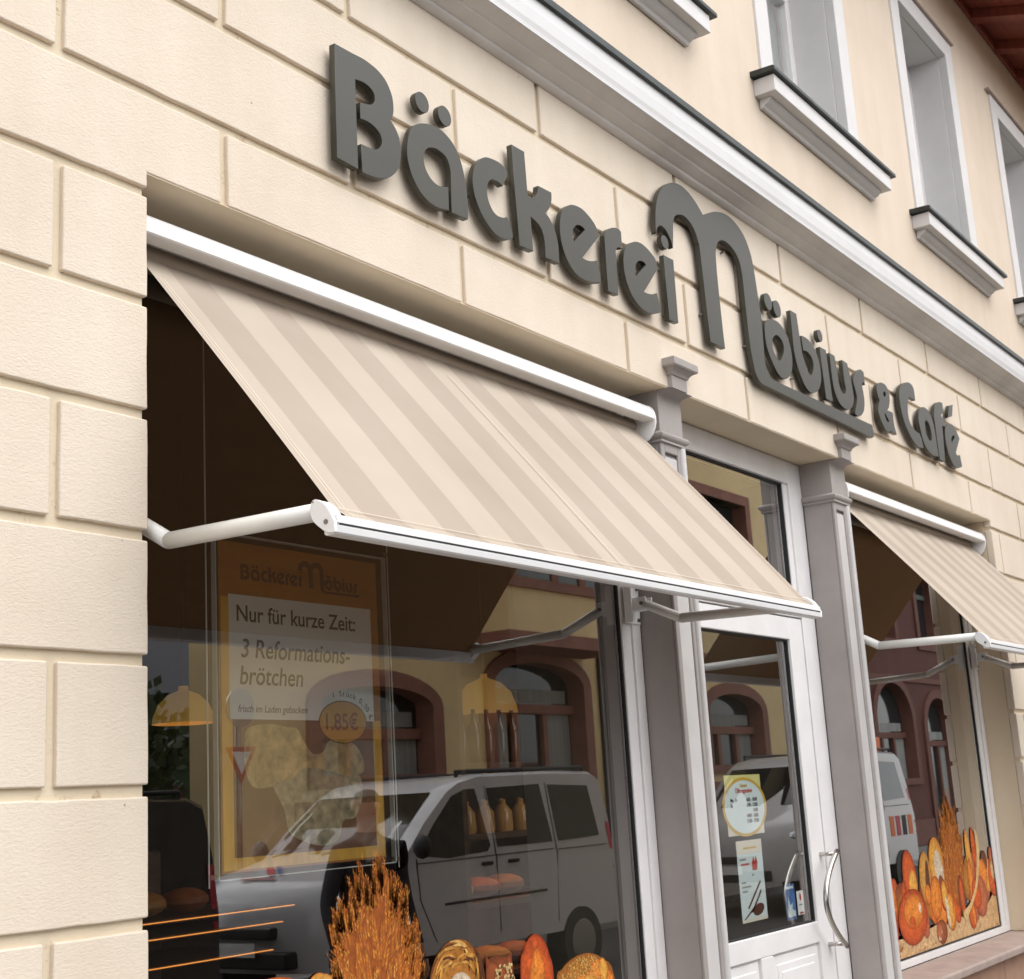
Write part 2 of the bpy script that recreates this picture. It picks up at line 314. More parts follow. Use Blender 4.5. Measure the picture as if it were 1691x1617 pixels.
# ---- cornice
co = MB()
co.prism([(.0, 4.465), (-.02, 4.468), (-.032, 4.478), (-.034, 4.49), (-.05, 4.492), (-.066, 4.500), (-.085, 4.507), (-.088, 4.517), (-.1, 4.519), (-.118, 4.524), (-.132, 4.532), (-.15, 4.535), (-.12, 4.56), (.0, 4.56)], 'x', XL, XR)
co.build('cornice', M['cornice'], bk, bevel=.002)
MB().prism([(-.150, 4.5385), (-.1535, 4.555), (-.160, 4.575), (-.168, 4.62), (-.172, 4.66), (-.172, 4.70), (.0, 4.742), (.0, 4.562), (-.12, 4.562)], 'x', XL, XR).build('cornice_fascia', M['white'], bk)
MB().prism([(-.19, 4.672), (-.19, 4.705), (-.182, 4.712), (.0, 4.758), (.003, 4.742), (-.174, 4.702), (-.174, 4.672)], 'x', XL, XR).build('cornice_flashing', M['flash'], bk, bevel=.002)
# ---- eaves
ev = MB(); ev.prism([(.0, 8.02), (-.62, 7.83), (-.62, 7.87), (.0, 8.06)], 'x', XL, XR)
for k in range(40):
    x = XL + .3 + k * .68; ev.prism([(0, 7.93), (-.56, 7.755), (-.56, 7.846), (0, 8.018)], 'x', x, x + .12)
ev.box(XL, XR, -.03, .0, 7.93, 8.0)
ev.build('eaves', M['eave'], bk, bevel=.004)
gt = MB(); gt.smooth = True
gp = [(-.70 + .07 * math.cos(t), 7.86 - .07 * math.sin(t)) for t in [math.pi * k / 10 for k in range(11)]]; gp += [(-.70 - .062 * math.cos(t), 7.86 - .062 * math.sin(t)) for t in [math.pi * k / 10 for k in range(11)]]
gt.prism(gp, 'x', XL, XR); gt.build('gutter', M['flash'], bk)
M['tile'] = mat('red_roof_tile', (.22, .07, .045), .75, var=.4, vscale=9)
MB().prism([(-.66, 7.88), (-.66, 7.91), (4, 10.9), (4, 10.85)], 'x', XL, XR).build('roof', M['tile'], bk)
# ---- columns
def loft_rect(mb, x0, x1, yf, yb, steps):
    vs = []; fs = []
    for z, o in steps: vs += [(x0 - o, yf - o, z), (x1 + o, yf - o, z), (x1 + o, yb, z), (x0 - o, yb, z)]
    for i in range(len(steps) - 1):
        for j in range(4): fs.append((4 * i + j, 4 * i + (j + 1) % 4, 4 * i + 4 + (j + 1) % 4, 4 * i + 4 + j))
    fs += [(3, 2, 1, 0), tuple(4 * (len(steps) - 1) + j for j in range(4))]
    mb.add(vs, fs)
for x0, x1 in ((CA, CB), (DB, X2A)):
    c = MB(); arc = [(.05 - .066 * (1 - math.cos(t)), 3.343 + .021 * math.sin(t)) for t in [R(9 * k) for k in range(11)]]
    c.prism([(.23, 3.172), (.05, 3.172)] + arc + [(.23, 3.364)], 'x', x0, x1)
    c.box(x0 + .016, x1 - .058, -.022, .002, 3.3655, 3.43)
    col = c.build('column', M['taupe'], bk, bevel=.0025)
    lo = MB(); lo.box(x0 + .001, x1 - .001, .066, .23, 0, 3.14); lo.box(x0, x0 + .034, .05, .066, 0, 3.137); lo.box(x1 - .062, x1, .05, .066, 0, 3.137); lo.box(x0 + .034, x1 - .062, .05, .066, 3.085, 3.137)
    lo.build('shaft', M['taupe'], col, bevel=.006, seg=3)
    pn = MB(); pn.box(x0 + .034, x1 - .062, .058, .0655, .3, 3.07); pn.smooth = True
    pn.tube([(x1 - .022, .052, .01), (x1 - .022, .052, 3.125)], .018, 14)
    pn.build('panel', M['taupe2'], col, bevel=.004)
    mo = MB(); loft_rect(mo, x0, x1, .05, .229, [(3.126, 0), (3.128, .010), (3.138, .010), (3.140, .006), (3.146, .015), (3.155, .021), (3.164, .021), (3.172, .014), (3.178, .001)])
    mo.build('moulding', M['taupe'], col, smooth=True)
    ca = MB(); loft_rect(ca, x0 + .016, x1 - .058, -.022, .002, [(3.424, .0), (3.4245, .006), (3.434, .009), (3.444, .017), (3.451, .027), (3.454, .031), (3.4545, .037), (3.461, .042), (3.491, .042), (3.496, .036)])
    ca.build('capital', M['taupe'], col, bevel=.002)
# ---- shop windows
def shop_window(xa, xb, z0, z1):
    f = MB(); y = .23
    for a, b in ((xa, xa + .068), (xb - .068, xb)): f.box(a, b, y - .006, .34, z0, z1)
    f.box(xa + .068, xb - .068, y - .006, .34, z1 - .08, z1); f.box(xa + .068, xb - .068, y - .006, .34, z0, z0 + .04)
    for a, b in ((xa + .068, xa + .142), (xb - .142, xb - .068)): f.box(a, b, y + .004, .33, z0 + .04, z1 - .08)
    win = f.build('shop_window', M['pvc'], bk, bevel=.004, label='large shop window in a white frame')
    g = MB(); g.box(xa + .142, xb - .142, y + .014, .27, z0 + .038, z0 + .05); g.box(xa + .14, xa + .15, y + .012, .27, z0 + .05, z1 - .08); g.box(xb - .15, xb - .14, y + .012, .27, z0 + .05, z1 - .08)
    g.build('gasket', M['black'], win)
    p = MB(); p.quad((xa + .145, .25, z0 + .045), (xb - .145, .25, z0 + .045), (xb - .145, .25, z1 - .08), (xa + .145, .25, z1 - .08)); p.build('pane', M['glass'], win)
    s = MB(); s.prism([(.23, z0 - .06), (-.055, z0 - .06), (-.06, z0 - .02), (-.05, z0 - .012), (.23, z0 - .003)], 'x', xa - .001, xb + .001); s.build('sill', M['stone2'], win, bevel=.006)
shop_window(0.0, CA - .003, .575, 3.362); shop_window(X2A + .003, X2B - .002, .575, 3.362)
for a, b in ((0, CA), (X2A, X2B)):
    pl = MB(); pl.box(a, b, .012, .34, 0, .515); n = 4
    for k in range(n):
        for q in (0, 1):
            d = (b - a) / n; s = (k + (.5 if q else 0)) * d
            pl.box(a + s + .006, min(b - .003, a + s + d - .006), .0, .03, .02 + q * .25, .25 + q * .25)
    pl.build('plinth', M['stone'], bk, bevel=.008)
MB().box(CB + .002, DB - .002, -.12, .34, 0, .09).build('step', M['stone2'], bk, bevel=.01)
# ---- door
d = MB(); y = .23; z0 = .092
d.box(CB + .001, 3.30, y, .33, z0, 3.362); d.box(4.674, DB - .001, y, .33, z0, 3.362); d.box(3.30, 4.674, y, .33, 3.232, 3.362); d.box(3.30, 4.674, y, .33, 2.490, 2.60)
d.box(4.62, 4.674, y + .012, .32, 2.60, 3.232); d.box(3.30, 3.35, y + .012, .32, 2.60, 3.232)
d.box(3.30, 4.674, y - .008, y, 2.545, 2.565)
door = d.build('door', M['pvc'], bk, bevel=.005, label='white glazed shop door with a transom light')
lf = MB(); y = .236
lf.box(3.305, 3.47, y, .31, z0 + .01, 2.484); lf.box(4.50, 4.668, y, .31, z0 + .01, 2.484); lf.box(3.47, 4.50, y, .31, 2.366, 2.484); lf.box(3.47, 4.50, y, .31, .84, .94); lf.box(3.47, 4.50, y, .31, z0 + .01, .24)
lf.box(3.82, 3.95, y, .31, .24, .84)
leaf = lf.build('leaf', M['pvc'], door, bevel=.005)
pn = MB()
for a, b in ((3.47, 3.82), (3.95, 4.50)):
    pn.box(a, b, y + .02, .30, .24, .84)
    for k, (e, q) in enumerate(((.012, .012), (.05, .006))):
        pn.box(a + e, b - e, y + q, y + .021, .24 + e, .84 - e)
    pn.box(a + .085, b - .085, y + .001, y + .02, .24 + .085, .84 - .085)
pn.build('panel', M['pvc'], door, bevel=.006)
g = MB(); g.quad((3.46, .262, .93), (4.51, .262, .93), (4.51, .262, 2.37), (3.46, .262, 2.37)); g.build('pane', M['dglass'], door); g = MB(); g.quad((3.34, .262, 2.59), (4.63, .262, 2.59), (4.63, .262, 3.24), (3.34, .262, 3.24)); g.build('transom_pane', M['glass'], door)
k = MB(); k.box(3.47, 4.5, y + .016, .285, 2.356, 2.367); k.box(3.47, 4.5, y + .016, .285, .939, .948); k.box(4.492, 4.501, y + .016, .285, .948, 2.356); k.box(3.35, 4.62, .25, .29, 3.222, 3.233); k.box(4.612, 4.621, .25, .29, 2.6, 3.222)
k.build('gasket', M['black'], door)
h = MB(); h.smooth = True
pts = [(4.64 - .205 * math.sin(math.pi * (k / 24)) ** .9, .155, 1.275 - .47 * k / 24) for k in range(25)]
h.tube(pts, .0135, 14); h.tube([(4.600, .24, 1.262), (4.635, .150, 1.262)], .011, 12); h.tube([(4.600, .24, .818), (4.635, .150, .818)], .011, 12)
h.build('handle', M['steel'], door)
# ================================================================== awnings
def fabric_mat(name, x0, per, wd):
    m = bpy.data.materials.new(name); m.use_nodes = True; n = m.node_tree.nodes; l = m.node_tree.links; n.clear()
    out = n.new('ShaderNodeOutputMaterial'); geo = n.new('ShaderNodeNewGeometry'); sx = n.new('ShaderNodeSeparateXYZ'); l.new(geo.outputs['Position'], sx.inputs[0])
    def mth(op, a, b=None):
        q = n.new('ShaderNodeMath'); q.operation = op
        for i, v in enumerate((a, b)):
            if v is None: continue
            if isinstance(v, (int, float)): q.inputs[i].default_value = v
            else: l.new(v, q.inputs[i])
        return q.outputs[0]
    wn = n.new('ShaderNodeTexNoise'); wn.inputs['Scale'].default_value = 30; l.new(geo.outputs['Position'], wn.inputs['Vector'])
    xx = mth('ADD', mth('SUBTRACT', sx.outputs[0], x0), mth('MULTIPLY', mth('SUBTRACT', wn.outputs['Fac'], .5), .004))
    fr = mth('FRACT', mth('DIVIDE', xx, per)); st = mth('LESS_THAN', fr, wd / per)
    mx = n.new('ShaderNodeMix'); mx.data_type = 'RGBA'; mx.inputs[6].default_value = (.475, .412, .345, 1); mx.inputs[7].default_value = (.40, .341, .284, 1); l.new(st, mx.inputs[0])
    no = n.new('ShaderNodeTexNoise'); no.inputs['Scale'].default_value = 2.2; no.inputs['Detail'].default_value = 7; l.new(geo.outputs['Position'], no.inputs['Vector'])
    rp = n.new('ShaderNodeValToRGB'); rp.color_ramp.elements[0].position = .3; rp.color_ramp.elements[1].position = .7; rp.color_ramp.elements[0].color = (.93, .915, .9, 1); rp.color_ramp.elements[1].color = (1.03, 1.03, 1.03, 1); l.new(no.outputs['Fac'], rp.inputs[0])
    mu = n.new('ShaderNodeMix'); mu.data_type = 'RGBA'; mu.blend_type = 'MULTIPLY'; mu.inputs[0].default_value = 1; l.new(mx.outputs[2], mu.inputs[6]); l.new(rp.outputs[0], mu.inputs[7])
    wv = n.new('ShaderNodeTexNoise'); wv.inputs['Scale'].default_value = 500; l.new(geo.outputs['Position'], wv.inputs['Vector'])
    bp = n.new('ShaderNodeBump'); bp.inputs['Strength'].default_value = .25; bp.inputs['Distance'].default_value = .001; l.new(wv.outputs['Fac'], bp.inputs['Height'])
    bk_ = n.new('ShaderNodeMix'); bk_.data_type = 'RGBA'; l.new(geo.outputs['Backfacing'], bk_.inputs[0]); l.new(mu.outputs[2], bk_.inputs[6]); bk_.inputs[7].default_value = (.07, .038, .02, 1)  # underside shade put into the cloth colour: back faces darkened to brown
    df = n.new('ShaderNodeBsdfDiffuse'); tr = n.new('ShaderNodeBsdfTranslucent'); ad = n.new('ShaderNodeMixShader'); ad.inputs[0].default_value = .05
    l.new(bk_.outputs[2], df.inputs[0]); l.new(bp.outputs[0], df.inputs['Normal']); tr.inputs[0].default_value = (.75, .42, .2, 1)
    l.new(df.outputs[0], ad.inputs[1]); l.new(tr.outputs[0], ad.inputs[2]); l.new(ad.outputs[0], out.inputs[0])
    return m
M['thread'] = mat('pale_thread', (.80, .72, .62), .8)
M['seam'] = mat('seam_shade_thread', (.42, .35, .28), .8)
def awning(xa, xb, label, stripe0, per, wd, seam_x):
    t = thing('awning', label, 'awning', ((xa + xb) / 2, .1, 3.25), 'striped drop-arm awnings over the shop windows')
    fa, fb = xa + .078, xb - .060
    # cassette
    prof = [(.20, 3.292), (.17, 3.292), (.11, 3.292), (.085, 3.289), (.066, 3.280), (.053, 3.266), (.045, 3.249), (.041, 3.232), (.040, 3.219), (.046, 3.2145), (.100, 3.2135), (.102, 3.217), (.062, 3.224), (.058, 3.24), (.07, 3.262), (.092, 3.276), (.12, 3.282), (.20, 3.282)]
    c = MB(); c.prism(prof, 'x', xa + .012, xb - .045); cas = c.build('cassette', M['white'], t, bevel=.0015)
    cheek = [(.17, 3.29), (.11, 3.294), (.084, 3.291), (.064, 3.281), (.05, 3.266), (.042, 3.248), (.038, 3.226), (.038, 3.205), (.044, 3.18), (.058, 3.152), (.08, 3.13), (.11, 3.118), (.17, 3.116)]
    for q0, q1 in ((xa + .003, xa + .0115), (xb - .0445, xb - .033)): e = MB(); e.prism(cheek, 'x', q0, q1); e.build('end_plate', M['white'], cas, bevel=.002)
    r = MB(); r.smooth = True; r.tube([(xa + .014, .165, 3.205), (xb - .047, .165, 3.205)], .034, 20); r.build('roller', M['fabric'] if 'fabric' in M else M['thread'], t)
    # fabric
    path = [(.185, 3.216), (.165, 3.212), (.137, 3.188), (.085, 3.127)]
    n = 34
    for k in range(1, n + 1):
        u = k / n; y = .085 + (-.585 - .085) * u; z = 3.127 + (2.330 - 3.127) * u; sag = .012 * math.sin(math.pi * u); path.append((y - sag * .79, z - sag * .61))
    path += [(-.597, 2.3215), (-.6075, 2.3175), (-.617, 2.312), (-.624, 2.304), (-.627, 2.293)]
    nx = 90; vs = []; fs = []
    for j in range(nx + 1):
        u = j / nx; x = fa + (fb - fa) * u
        for i, (y, z) in enumerate(path):
            v = i / len(path); wv = (.0016 * math.sin(u * 17 + v * 3) + .001 * math.sin(u * 41 + 1.3)) * math.sin(math.pi * min(1, v * 1.02))
            xx = x - (.012 * v if j == 0 else 0)
            vs.append((xx, y - wv * .79, z - wv * .61))
    m_ = len(path)
    for j in range(nx):
        for i in range(m_ - 1): fs.append((j * m_ + i, j * m_ + i + 1, (j + 1) * m_ + i + 1, (j + 1) * m_ + i))
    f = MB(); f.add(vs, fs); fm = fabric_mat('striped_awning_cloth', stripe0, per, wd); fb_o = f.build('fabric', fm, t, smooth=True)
    # seams and hems, laid on the cloth
    s = MB()
    def strip(x, wdt, off, k0, k1, slant=0):
        pa = path[k0:k1]
        for i in range(len(pa) - 1):
            (y0, z0), (y1, z1) = pa[i], pa[i + 1]
            s.add([(x - wdt, y0 - off, z0 + off), (x + wdt, y0 - off, z0 + off), (x + wdt, y1 - off, z1 + off), (x - wdt, y1 - off, z1 + off)], [(3, 2, 1, 0)])
    s.m = 0
    for x in (fa + .016, fa + .030, fb - .016, fb - .03): strip(x, .0009, .0022, 4, m_ - 1)
    if seam_x: strip(seam_x + .011, .0008, .0022, 4, m_ - 1)
    q = 37; (y0, z0) = path[q]
    s.tube([(fa, y0 - .003, z0 + .004), (fb, y0 - .003, z0 + .004)], .0009, 5)
    s.m = 1
    if seam_x: strip(seam_x, .0017, .0024, 4, m_ - 1)
    s.build('stitching', [M['thread'], M['seam']], fb_o)
    # front rail: upper face, groove, lower face
    ra, rb = fa - .060, fb + .018
    rp = [(-0.5910, 2.3055), (-0.6280, 2.3050), (-0.6325, 2.3025), (-0.6335, 2.2850), (-0.6270, 2.2847), (-0.6270, 2.2797), (-0.6335, 2.2795), (-0.6310, 2.2625), (-0.6250, 2.2580), (-0.5970, 2.2580), (-0.5910, 2.2625)]
    rl = MB(); rl.prism(rp, 'x', ra + .006, rb - .004); rail = rl.build('front_rail', M['white'], t, bevel=.0008)
    MB().box(ra + .02, rb - .006, -.6328, -.6265, 2.2798, 2.2849).build('groove_strip', M['black'], rail)
    for x, sg in ((ra, 1), (rb, -1)):
        cp = MB(); ol = [(-.5734, 2.3487), (-.5665, 2.3474), (-.561, 2.341), (-.5583, 2.3334), (-.557, 2.3195), (-.5631, 2.3006), (-.571, 2.291), (-.581, 2.2824), (-.5974, 2.2697), (-.6138, 2.2617), (-.632, 2.2592), (-.6345, 2.262), (-.6345, 2.285), (-.627, 2.3), (-.6205, 2.312), (-.6093, 2.328), (-.5967, 2.3385), (-.5835, 2.3460)]
        inner = [(y_ * .98 - .0119, z_ * .98 + .046) for y_, z_ in ol if not (y_ < -.61 and z_ < 2.3)]
        cp.prism(ol, 'x', x - .006, x + .005); cp.prism(inner, 'x', x + .0051 if sg > 0 else x - .03, x + .034 if sg > 0 else x - .0061)
        cap = cp.build('end_cap', M['white'], rail, bevel=.0022)
        xo = x - .0062 if sg > 0 else x + .0052
        sc = MB(); sc.tube([(xo, -.6085, 2.2885), (xo - .0022 * sg, -.6085, 2.2885)], .0062, 14); sc.build('screw', M['bolt'], rail); sc = MB(); sc.tube([(xo, -.5685, 2.3425), (xo - .0015 * sg, -.5685, 2.3425)], .0022, 10)
        sc.build('screw', M['bolt'], rail)
    # arms and brackets
    for x, sg in ((xa + .042, 1), (xb - .115, -1)):
        bx = x if sg > 0 else x - .0
        a = MB(); a.smooth = True
        ex = ra + .014 if sg > 0 else rb - .016
        w_, e_, o_ = ((x + .018, .165, 2.440), (x + .006, -.020, 2.338), (ra + .031, -.565, 2.326)) if sg > 0 else ((x + .03, .145, 2.412), (x, -.045, 2.325), (rb - .03, -.572, 2.314))
        a.tube([w_, e_], .0225 if sg > 0 else .0205, 18); a.tube([e_, o_], .0225 if sg > 0 else .0205, 18); a.ball(e_, .0222 if sg > 0 else .0203, 16)
        a.build('arm', M['arm'], t)
        b = MB(); w0, w1 = (x - .038, x + .075) if sg > 0 else (x - .005, x + .115)
        b.box(w0, w1, .216, .2235, 2.335, 2.505); b.box(w0 + .016, w0 + .022, .125, .216, 2.385, 2.44); b.box(w1 - .05, w1 - .044, .125, .216, 2.385, 2.44); b.box(w0, w0 + .007, .185, .216, 2.335, 2.505)
        br = b.build('bracket', M['white'], t, bevel=.002)
        for zz in (2.352, 2.488):
            for xx in (w0 + .026, w1 - .020): bo = MB(); bo.tube([(xx, .216, zz), (xx, .209, zz)], .0085, 6); bo.build('bolt', M['bolt'], br)
        bo = MB(); bo.tube([(w0 + .008, .145, 2.412), (w1 - .036, .145, 2.412)], .008, 6)
        bo.build('bolt', M['bolt'], br)
    return t
M['fabric'] = mat('rolled_cloth', (.45, .36, .28), .9)
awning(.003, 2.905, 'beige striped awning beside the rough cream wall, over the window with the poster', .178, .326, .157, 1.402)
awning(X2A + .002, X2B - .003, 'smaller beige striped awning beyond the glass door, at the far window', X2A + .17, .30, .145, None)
# ================================================================== sign
LETTERS=[
('B',[[(0.741,4.071,1),(0.832,4.073,1),(0.880,4.076,0),(0.925,4.072,0),(0.965,4.062,0),(0.999,4.042,0),(1.020,4.014,0),(1.031,3.986,0),(1.033,3.954,0),(1.028,3.926,0),(1.014,3.902,1),(1.033,3.887,0),(1.051,3.865,0),(1.061,3.837,0),(1.064,3.806,0),(1.059,3.772,0),(1.047,3.739,0),(1.025,3.710,0),(0.993,3.684,0),(0.957,3.668,0),(0.922,3.660,0),(0.887,3.656,0),(0.856,3.656,1),(0.856,3.756,1),(0.918,3.760,0),(0.935,3.765,0),(0.951,3.777,0),(0.963,3.797,0),(0.962,3.815,0),(0.953,3.831,0),(0.932,3.843,0),(0.908,3.849,0),(0.883,3.850,0),(0.856,3.847,1),(0.860,3.908,1),(0.877,3.910,0),(0.912,3.919,0),(0.930,3.934,0),(0.935,3.951,0),(0.932,3.967,0),(0.920,3.978,0),(0.900,3.985,0),(0.876,3.987,0),(0.838,3.982,1),(0.837,3.659,1),(0.734,3.664,1)]]),
('a',[[(1.184,3.956,0),(1.147,3.935,0),(1.123,3.908,0),(1.108,3.875,0),(1.099,3.840,0),(1.097,3.800,0),(1.104,3.767,0),(1.117,3.737,0),(1.138,3.709,0),(1.165,3.685,0),(1.198,3.669,0),(1.236,3.662,0),(1.277,3.664,0),(1.320,3.672,1),(1.322,3.762,1),(1.290,3.752,0),(1.260,3.749,0),(1.231,3.757,0),(1.209,3.773,0),(1.193,3.795,0),(1.189,3.821,0),(1.194,3.847,0),(1.207,3.866,0),(1.225,3.878,0),(1.258,3.887,0),(1.288,3.885,0),(1.318,3.876,0),(1.334,3.853,0),(1.341,3.828,0),(1.340,3.791,0),(1.335,3.669,1),(1.431,3.673,1),(1.434,3.693,0),(1.435,3.758,0),(1.428,3.821,0),(1.411,3.881,0),(1.389,3.922,0),(1.360,3.949,0),(1.325,3.966,0),(1.283,3.975,0),(1.235,3.971,0)]]),
('c',[[(1.568,3.966,0),(1.632,3.975,0),(1.672,3.971,0),(1.697,3.960,0),(1.702,3.947,0),(1.687,3.916,0),(1.666,3.883,1),(1.641,3.889,0),(1.612,3.889,0),(1.589,3.882,0),(1.571,3.863,0),(1.562,3.837,0),(1.562,3.808,0),(1.574,3.780,0),(1.594,3.758,0),(1.622,3.749,0),(1.657,3.753,0),(1.681,3.764,1),(1.699,3.741,0),(1.711,3.712,0),(1.713,3.687,1),(1.672,3.669,0),(1.631,3.664,0),(1.592,3.671,0),(1.554,3.692,0),(1.523,3.717,0),(1.499,3.748,0),(1.482,3.781,0),(1.474,3.817,0),(1.474,3.849,0),(1.483,3.881,0),(1.502,3.914,0),(1.533,3.945,0)]]),
('k',[[(1.742,4.082,1),(1.828,4.083,1),(1.833,3.902,1),(1.847,3.899,0),(1.866,3.901,0),(1.885,3.912,0),(1.903,3.935,0),(1.912,3.969,1),(2.006,3.972,1),(2.004,3.941,0),(1.993,3.914,0),(1.977,3.890,0),(1.952,3.866,1),(1.976,3.855,0),(2.005,3.826,0),(2.023,3.790,0),(2.031,3.747,0),(2.029,3.678,1),(1.931,3.674,1),(1.933,3.725,0),(1.928,3.761,0),(1.912,3.790,0),(1.889,3.805,0),(1.844,3.817,1),(1.847,3.675,1),(1.754,3.671,1)]]),
('e',[[(2.162,3.971,0),(2.120,3.952,0),(2.087,3.926,0),(2.067,3.894,0),(2.054,3.855,0),(2.051,3.816,0),(2.056,3.776,0),(2.071,3.738,0),(2.096,3.704,0),(2.132,3.676,0),(2.177,3.662,0),(2.231,3.660,0),(2.280,3.667,0),(2.342,3.685,1),(2.337,3.731,0),(2.323,3.777,1),(2.286,3.763,0),(2.243,3.754,0),(2.208,3.755,1),(2.358,3.896,1),(2.339,3.926,0),(2.310,3.949,0),(2.271,3.966,0),(2.224,3.977,0)],[(2.187,3.890,0),(2.217,3.895,0),(2.245,3.888,1),(2.152,3.807,1),(2.140,3.824,0),(2.148,3.854,0),(2.165,3.876,0)]]),
('r',[[(2.486,3.973,0),(2.520,3.979,0),(2.543,3.971,1),(2.540,3.893,1),(2.515,3.891,0),(2.495,3.882,0),(2.485,3.866,1),(2.477,3.666,1),(2.395,3.662,1),(2.398,3.888,0),(2.401,3.913,0),(2.423,3.940,0),(2.451,3.959,0)]]),
('e',[[(2.665,3.964,0),(2.616,3.942,0),(2.577,3.910,0),(2.553,3.874,0),(2.544,3.834,0),(2.545,3.790,0),(2.557,3.748,0),(2.582,3.710,0),(2.618,3.680,0),(2.661,3.660,0),(2.710,3.653,0),(2.766,3.659,0),(2.841,3.684,1),(2.836,3.725,0),(2.819,3.769,1),(2.781,3.753,0),(2.740,3.745,0),(2.703,3.743,1),(2.849,3.891,1),(2.833,3.931,0),(2.804,3.948,0),(2.759,3.964,0),(2.713,3.971,0)],[(2.691,3.882,0),(2.719,3.886,0),(2.742,3.879,1),(2.644,3.797,1),(2.638,3.820,0),(2.648,3.848,0),(2.666,3.870,0)]]),
('i',[[(2.914,3.976,1),(3.004,3.978,1),(3.000,3.674,1),(2.916,3.668,1)]]),
('M',[[(3.063,4.378,0),(2.998,4.346,0),(2.943,4.303,0),(2.901,4.245,0),(2.878,4.188,0),(2.866,4.128,0),(2.860,4.062,1),(2.881,4.099,0),(2.913,4.116,0),(2.953,4.110,0),(2.979,4.090,0),(3.001,4.066,0),(3.011,4.037,1),(3.023,4.097,0),(3.032,4.150,0),(3.043,4.188,0),(3.062,4.211,0),(3.092,4.227,0),(3.137,4.239,0),(3.186,4.234,0),(3.227,4.215,0),(3.259,4.183,0),(3.277,4.143,0),(3.286,4.101,0),(3.308,3.660,1),(3.459,3.661,1),(3.454,3.737,0),(3.448,3.980,0),(3.452,4.124,0),(3.466,4.174,0),(3.490,4.211,0),(3.532,4.235,0),(3.587,4.241,0),(3.641,4.230,0),(3.691,4.205,0),(3.719,4.169,0),(3.731,4.125,0),(3.735,4.072,0),(3.743,3.774,0),(3.766,3.642,0),(3.776,3.612,0),(3.798,3.586,0),(3.827,3.571,0),(3.865,3.567,1),(5.308,3.553,1),(5.340,3.568,1),(5.330,3.635,1),(3.990,3.619,1),(3.931,3.636,0),(3.909,3.674,0),(3.904,3.714,0),(3.911,3.902,0),(3.903,3.993,0),(3.914,3.897,0),(3.902,4.009,0),(3.887,4.142,0),(3.870,4.234,0),(3.845,4.288,0),(3.805,4.338,0),(3.747,4.372,0),(3.667,4.394,0),(3.583,4.394,0),(3.491,4.372,0),(3.411,4.338,0),(3.359,4.307,1),(3.319,4.335,0),(3.272,4.362,0),(3.213,4.384,0),(3.139,4.392,0)]]),
('o',[[(3.991,3.941,0),(3.958,3.920,0),(3.943,3.893,0),(3.939,3.857,0),(3.939,3.812,0),(3.950,3.774,0),(3.977,3.735,0),(4.011,3.698,0),(4.041,3.673,0),(4.080,3.656,0),(4.123,3.654,0),(4.170,3.669,0),(4.210,3.698,0),(4.238,3.736,0),(4.252,3.779,0),(4.252,3.825,0),(4.240,3.868,0),(4.219,3.906,0),(4.189,3.935,0),(4.142,3.956,0),(4.093,3.963,0),(4.033,3.954,0)],[(4.074,3.880,0),(4.110,3.879,0),(4.143,3.865,0),(4.159,3.839,0),(4.156,3.812,0),(4.134,3.781,0),(4.107,3.755,0),(4.086,3.744,0),(4.053,3.756,0),(4.029,3.776,0),(4.017,3.802,0),(4.020,3.832,0),(4.037,3.858,0)]]),
('b',[[(4.293,4.072,1),(4.371,4.072,1),(4.393,3.870,1),(4.397,3.852,0),(4.412,3.825,0),(4.434,3.787,0),(4.469,3.754,0),(4.498,3.760,0),(4.526,3.794,0),(4.535,3.830,0),(4.519,3.860,0),(4.488,3.876,0),(4.450,3.881,0),(4.411,3.875,1),(4.411,3.959,1),(4.434,3.961,0),(4.485,3.960,0),(4.533,3.947,0),(4.583,3.914,0),(4.616,3.866,0),(4.627,3.807,0),(4.619,3.750,0),(4.579,3.698,0),(4.525,3.666,0),(4.457,3.650,0),(4.393,3.669,0),(4.352,3.709,0),(4.315,3.760,0),(4.291,3.835,0),(4.289,3.932,0)]]),
('i',[[(4.652,3.953,1),(4.736,3.954,1),(4.755,3.660,1),(4.661,3.658,1)]]),
('u',[[(4.786,3.950,1),(4.857,3.947,1),(4.876,3.800,0),(4.894,3.764,0),(4.923,3.744,0),(4.961,3.752,0),(4.976,3.781,0),(4.964,3.830,0),(4.966,3.949,1),(5.037,3.946,1),(5.065,3.869,0),(5.082,3.774,0),(5.075,3.727,0),(5.034,3.684,0),(4.969,3.657,0),(4.886,3.660,0),(4.826,3.693,0),(4.793,3.748,0),(4.783,3.836,0)]]),
('s',[[(5.245,3.956,1),(5.185,3.931,0),(5.130,3.892,0),(5.104,3.849,0),(5.120,3.805,0),(5.133,3.762,0),(5.111,3.711,0),(5.072,3.654,1),(5.110,3.646,0),(5.174,3.665,0),(5.223,3.704,0),(5.247,3.761,0),(5.245,3.814,0),(5.237,3.853,0),(5.257,3.881,0),(5.287,3.869,1),(5.287,3.947,1)]]),
('ampersand',[[(5.568,3.944,0),(5.629,3.944,0),(5.668,3.924,0),(5.685,3.889,0),(5.678,3.849,0),(5.650,3.805,1),(5.616,3.779,1),(5.657,3.783,0),(5.708,3.782,1),(5.705,3.730,0),(5.710,3.693,0),(5.734,3.650,1),(5.660,3.652,1),(5.633,3.655,0),(5.589,3.641,0),(5.546,3.645,0),(5.501,3.679,0),(5.469,3.715,0),(5.460,3.751,0),(5.478,3.788,0),(5.501,3.817,0),(5.486,3.840,0),(5.473,3.879,0),(5.494,3.913,0),(5.525,3.931,0)],[(5.591,3.893,0),(5.624,3.885,0),(5.608,3.863,0),(5.582,3.864,0)],[(5.567,3.755,0),(5.597,3.735,0),(5.623,3.713,0),(5.593,3.707,0),(5.569,3.728,0)]]),
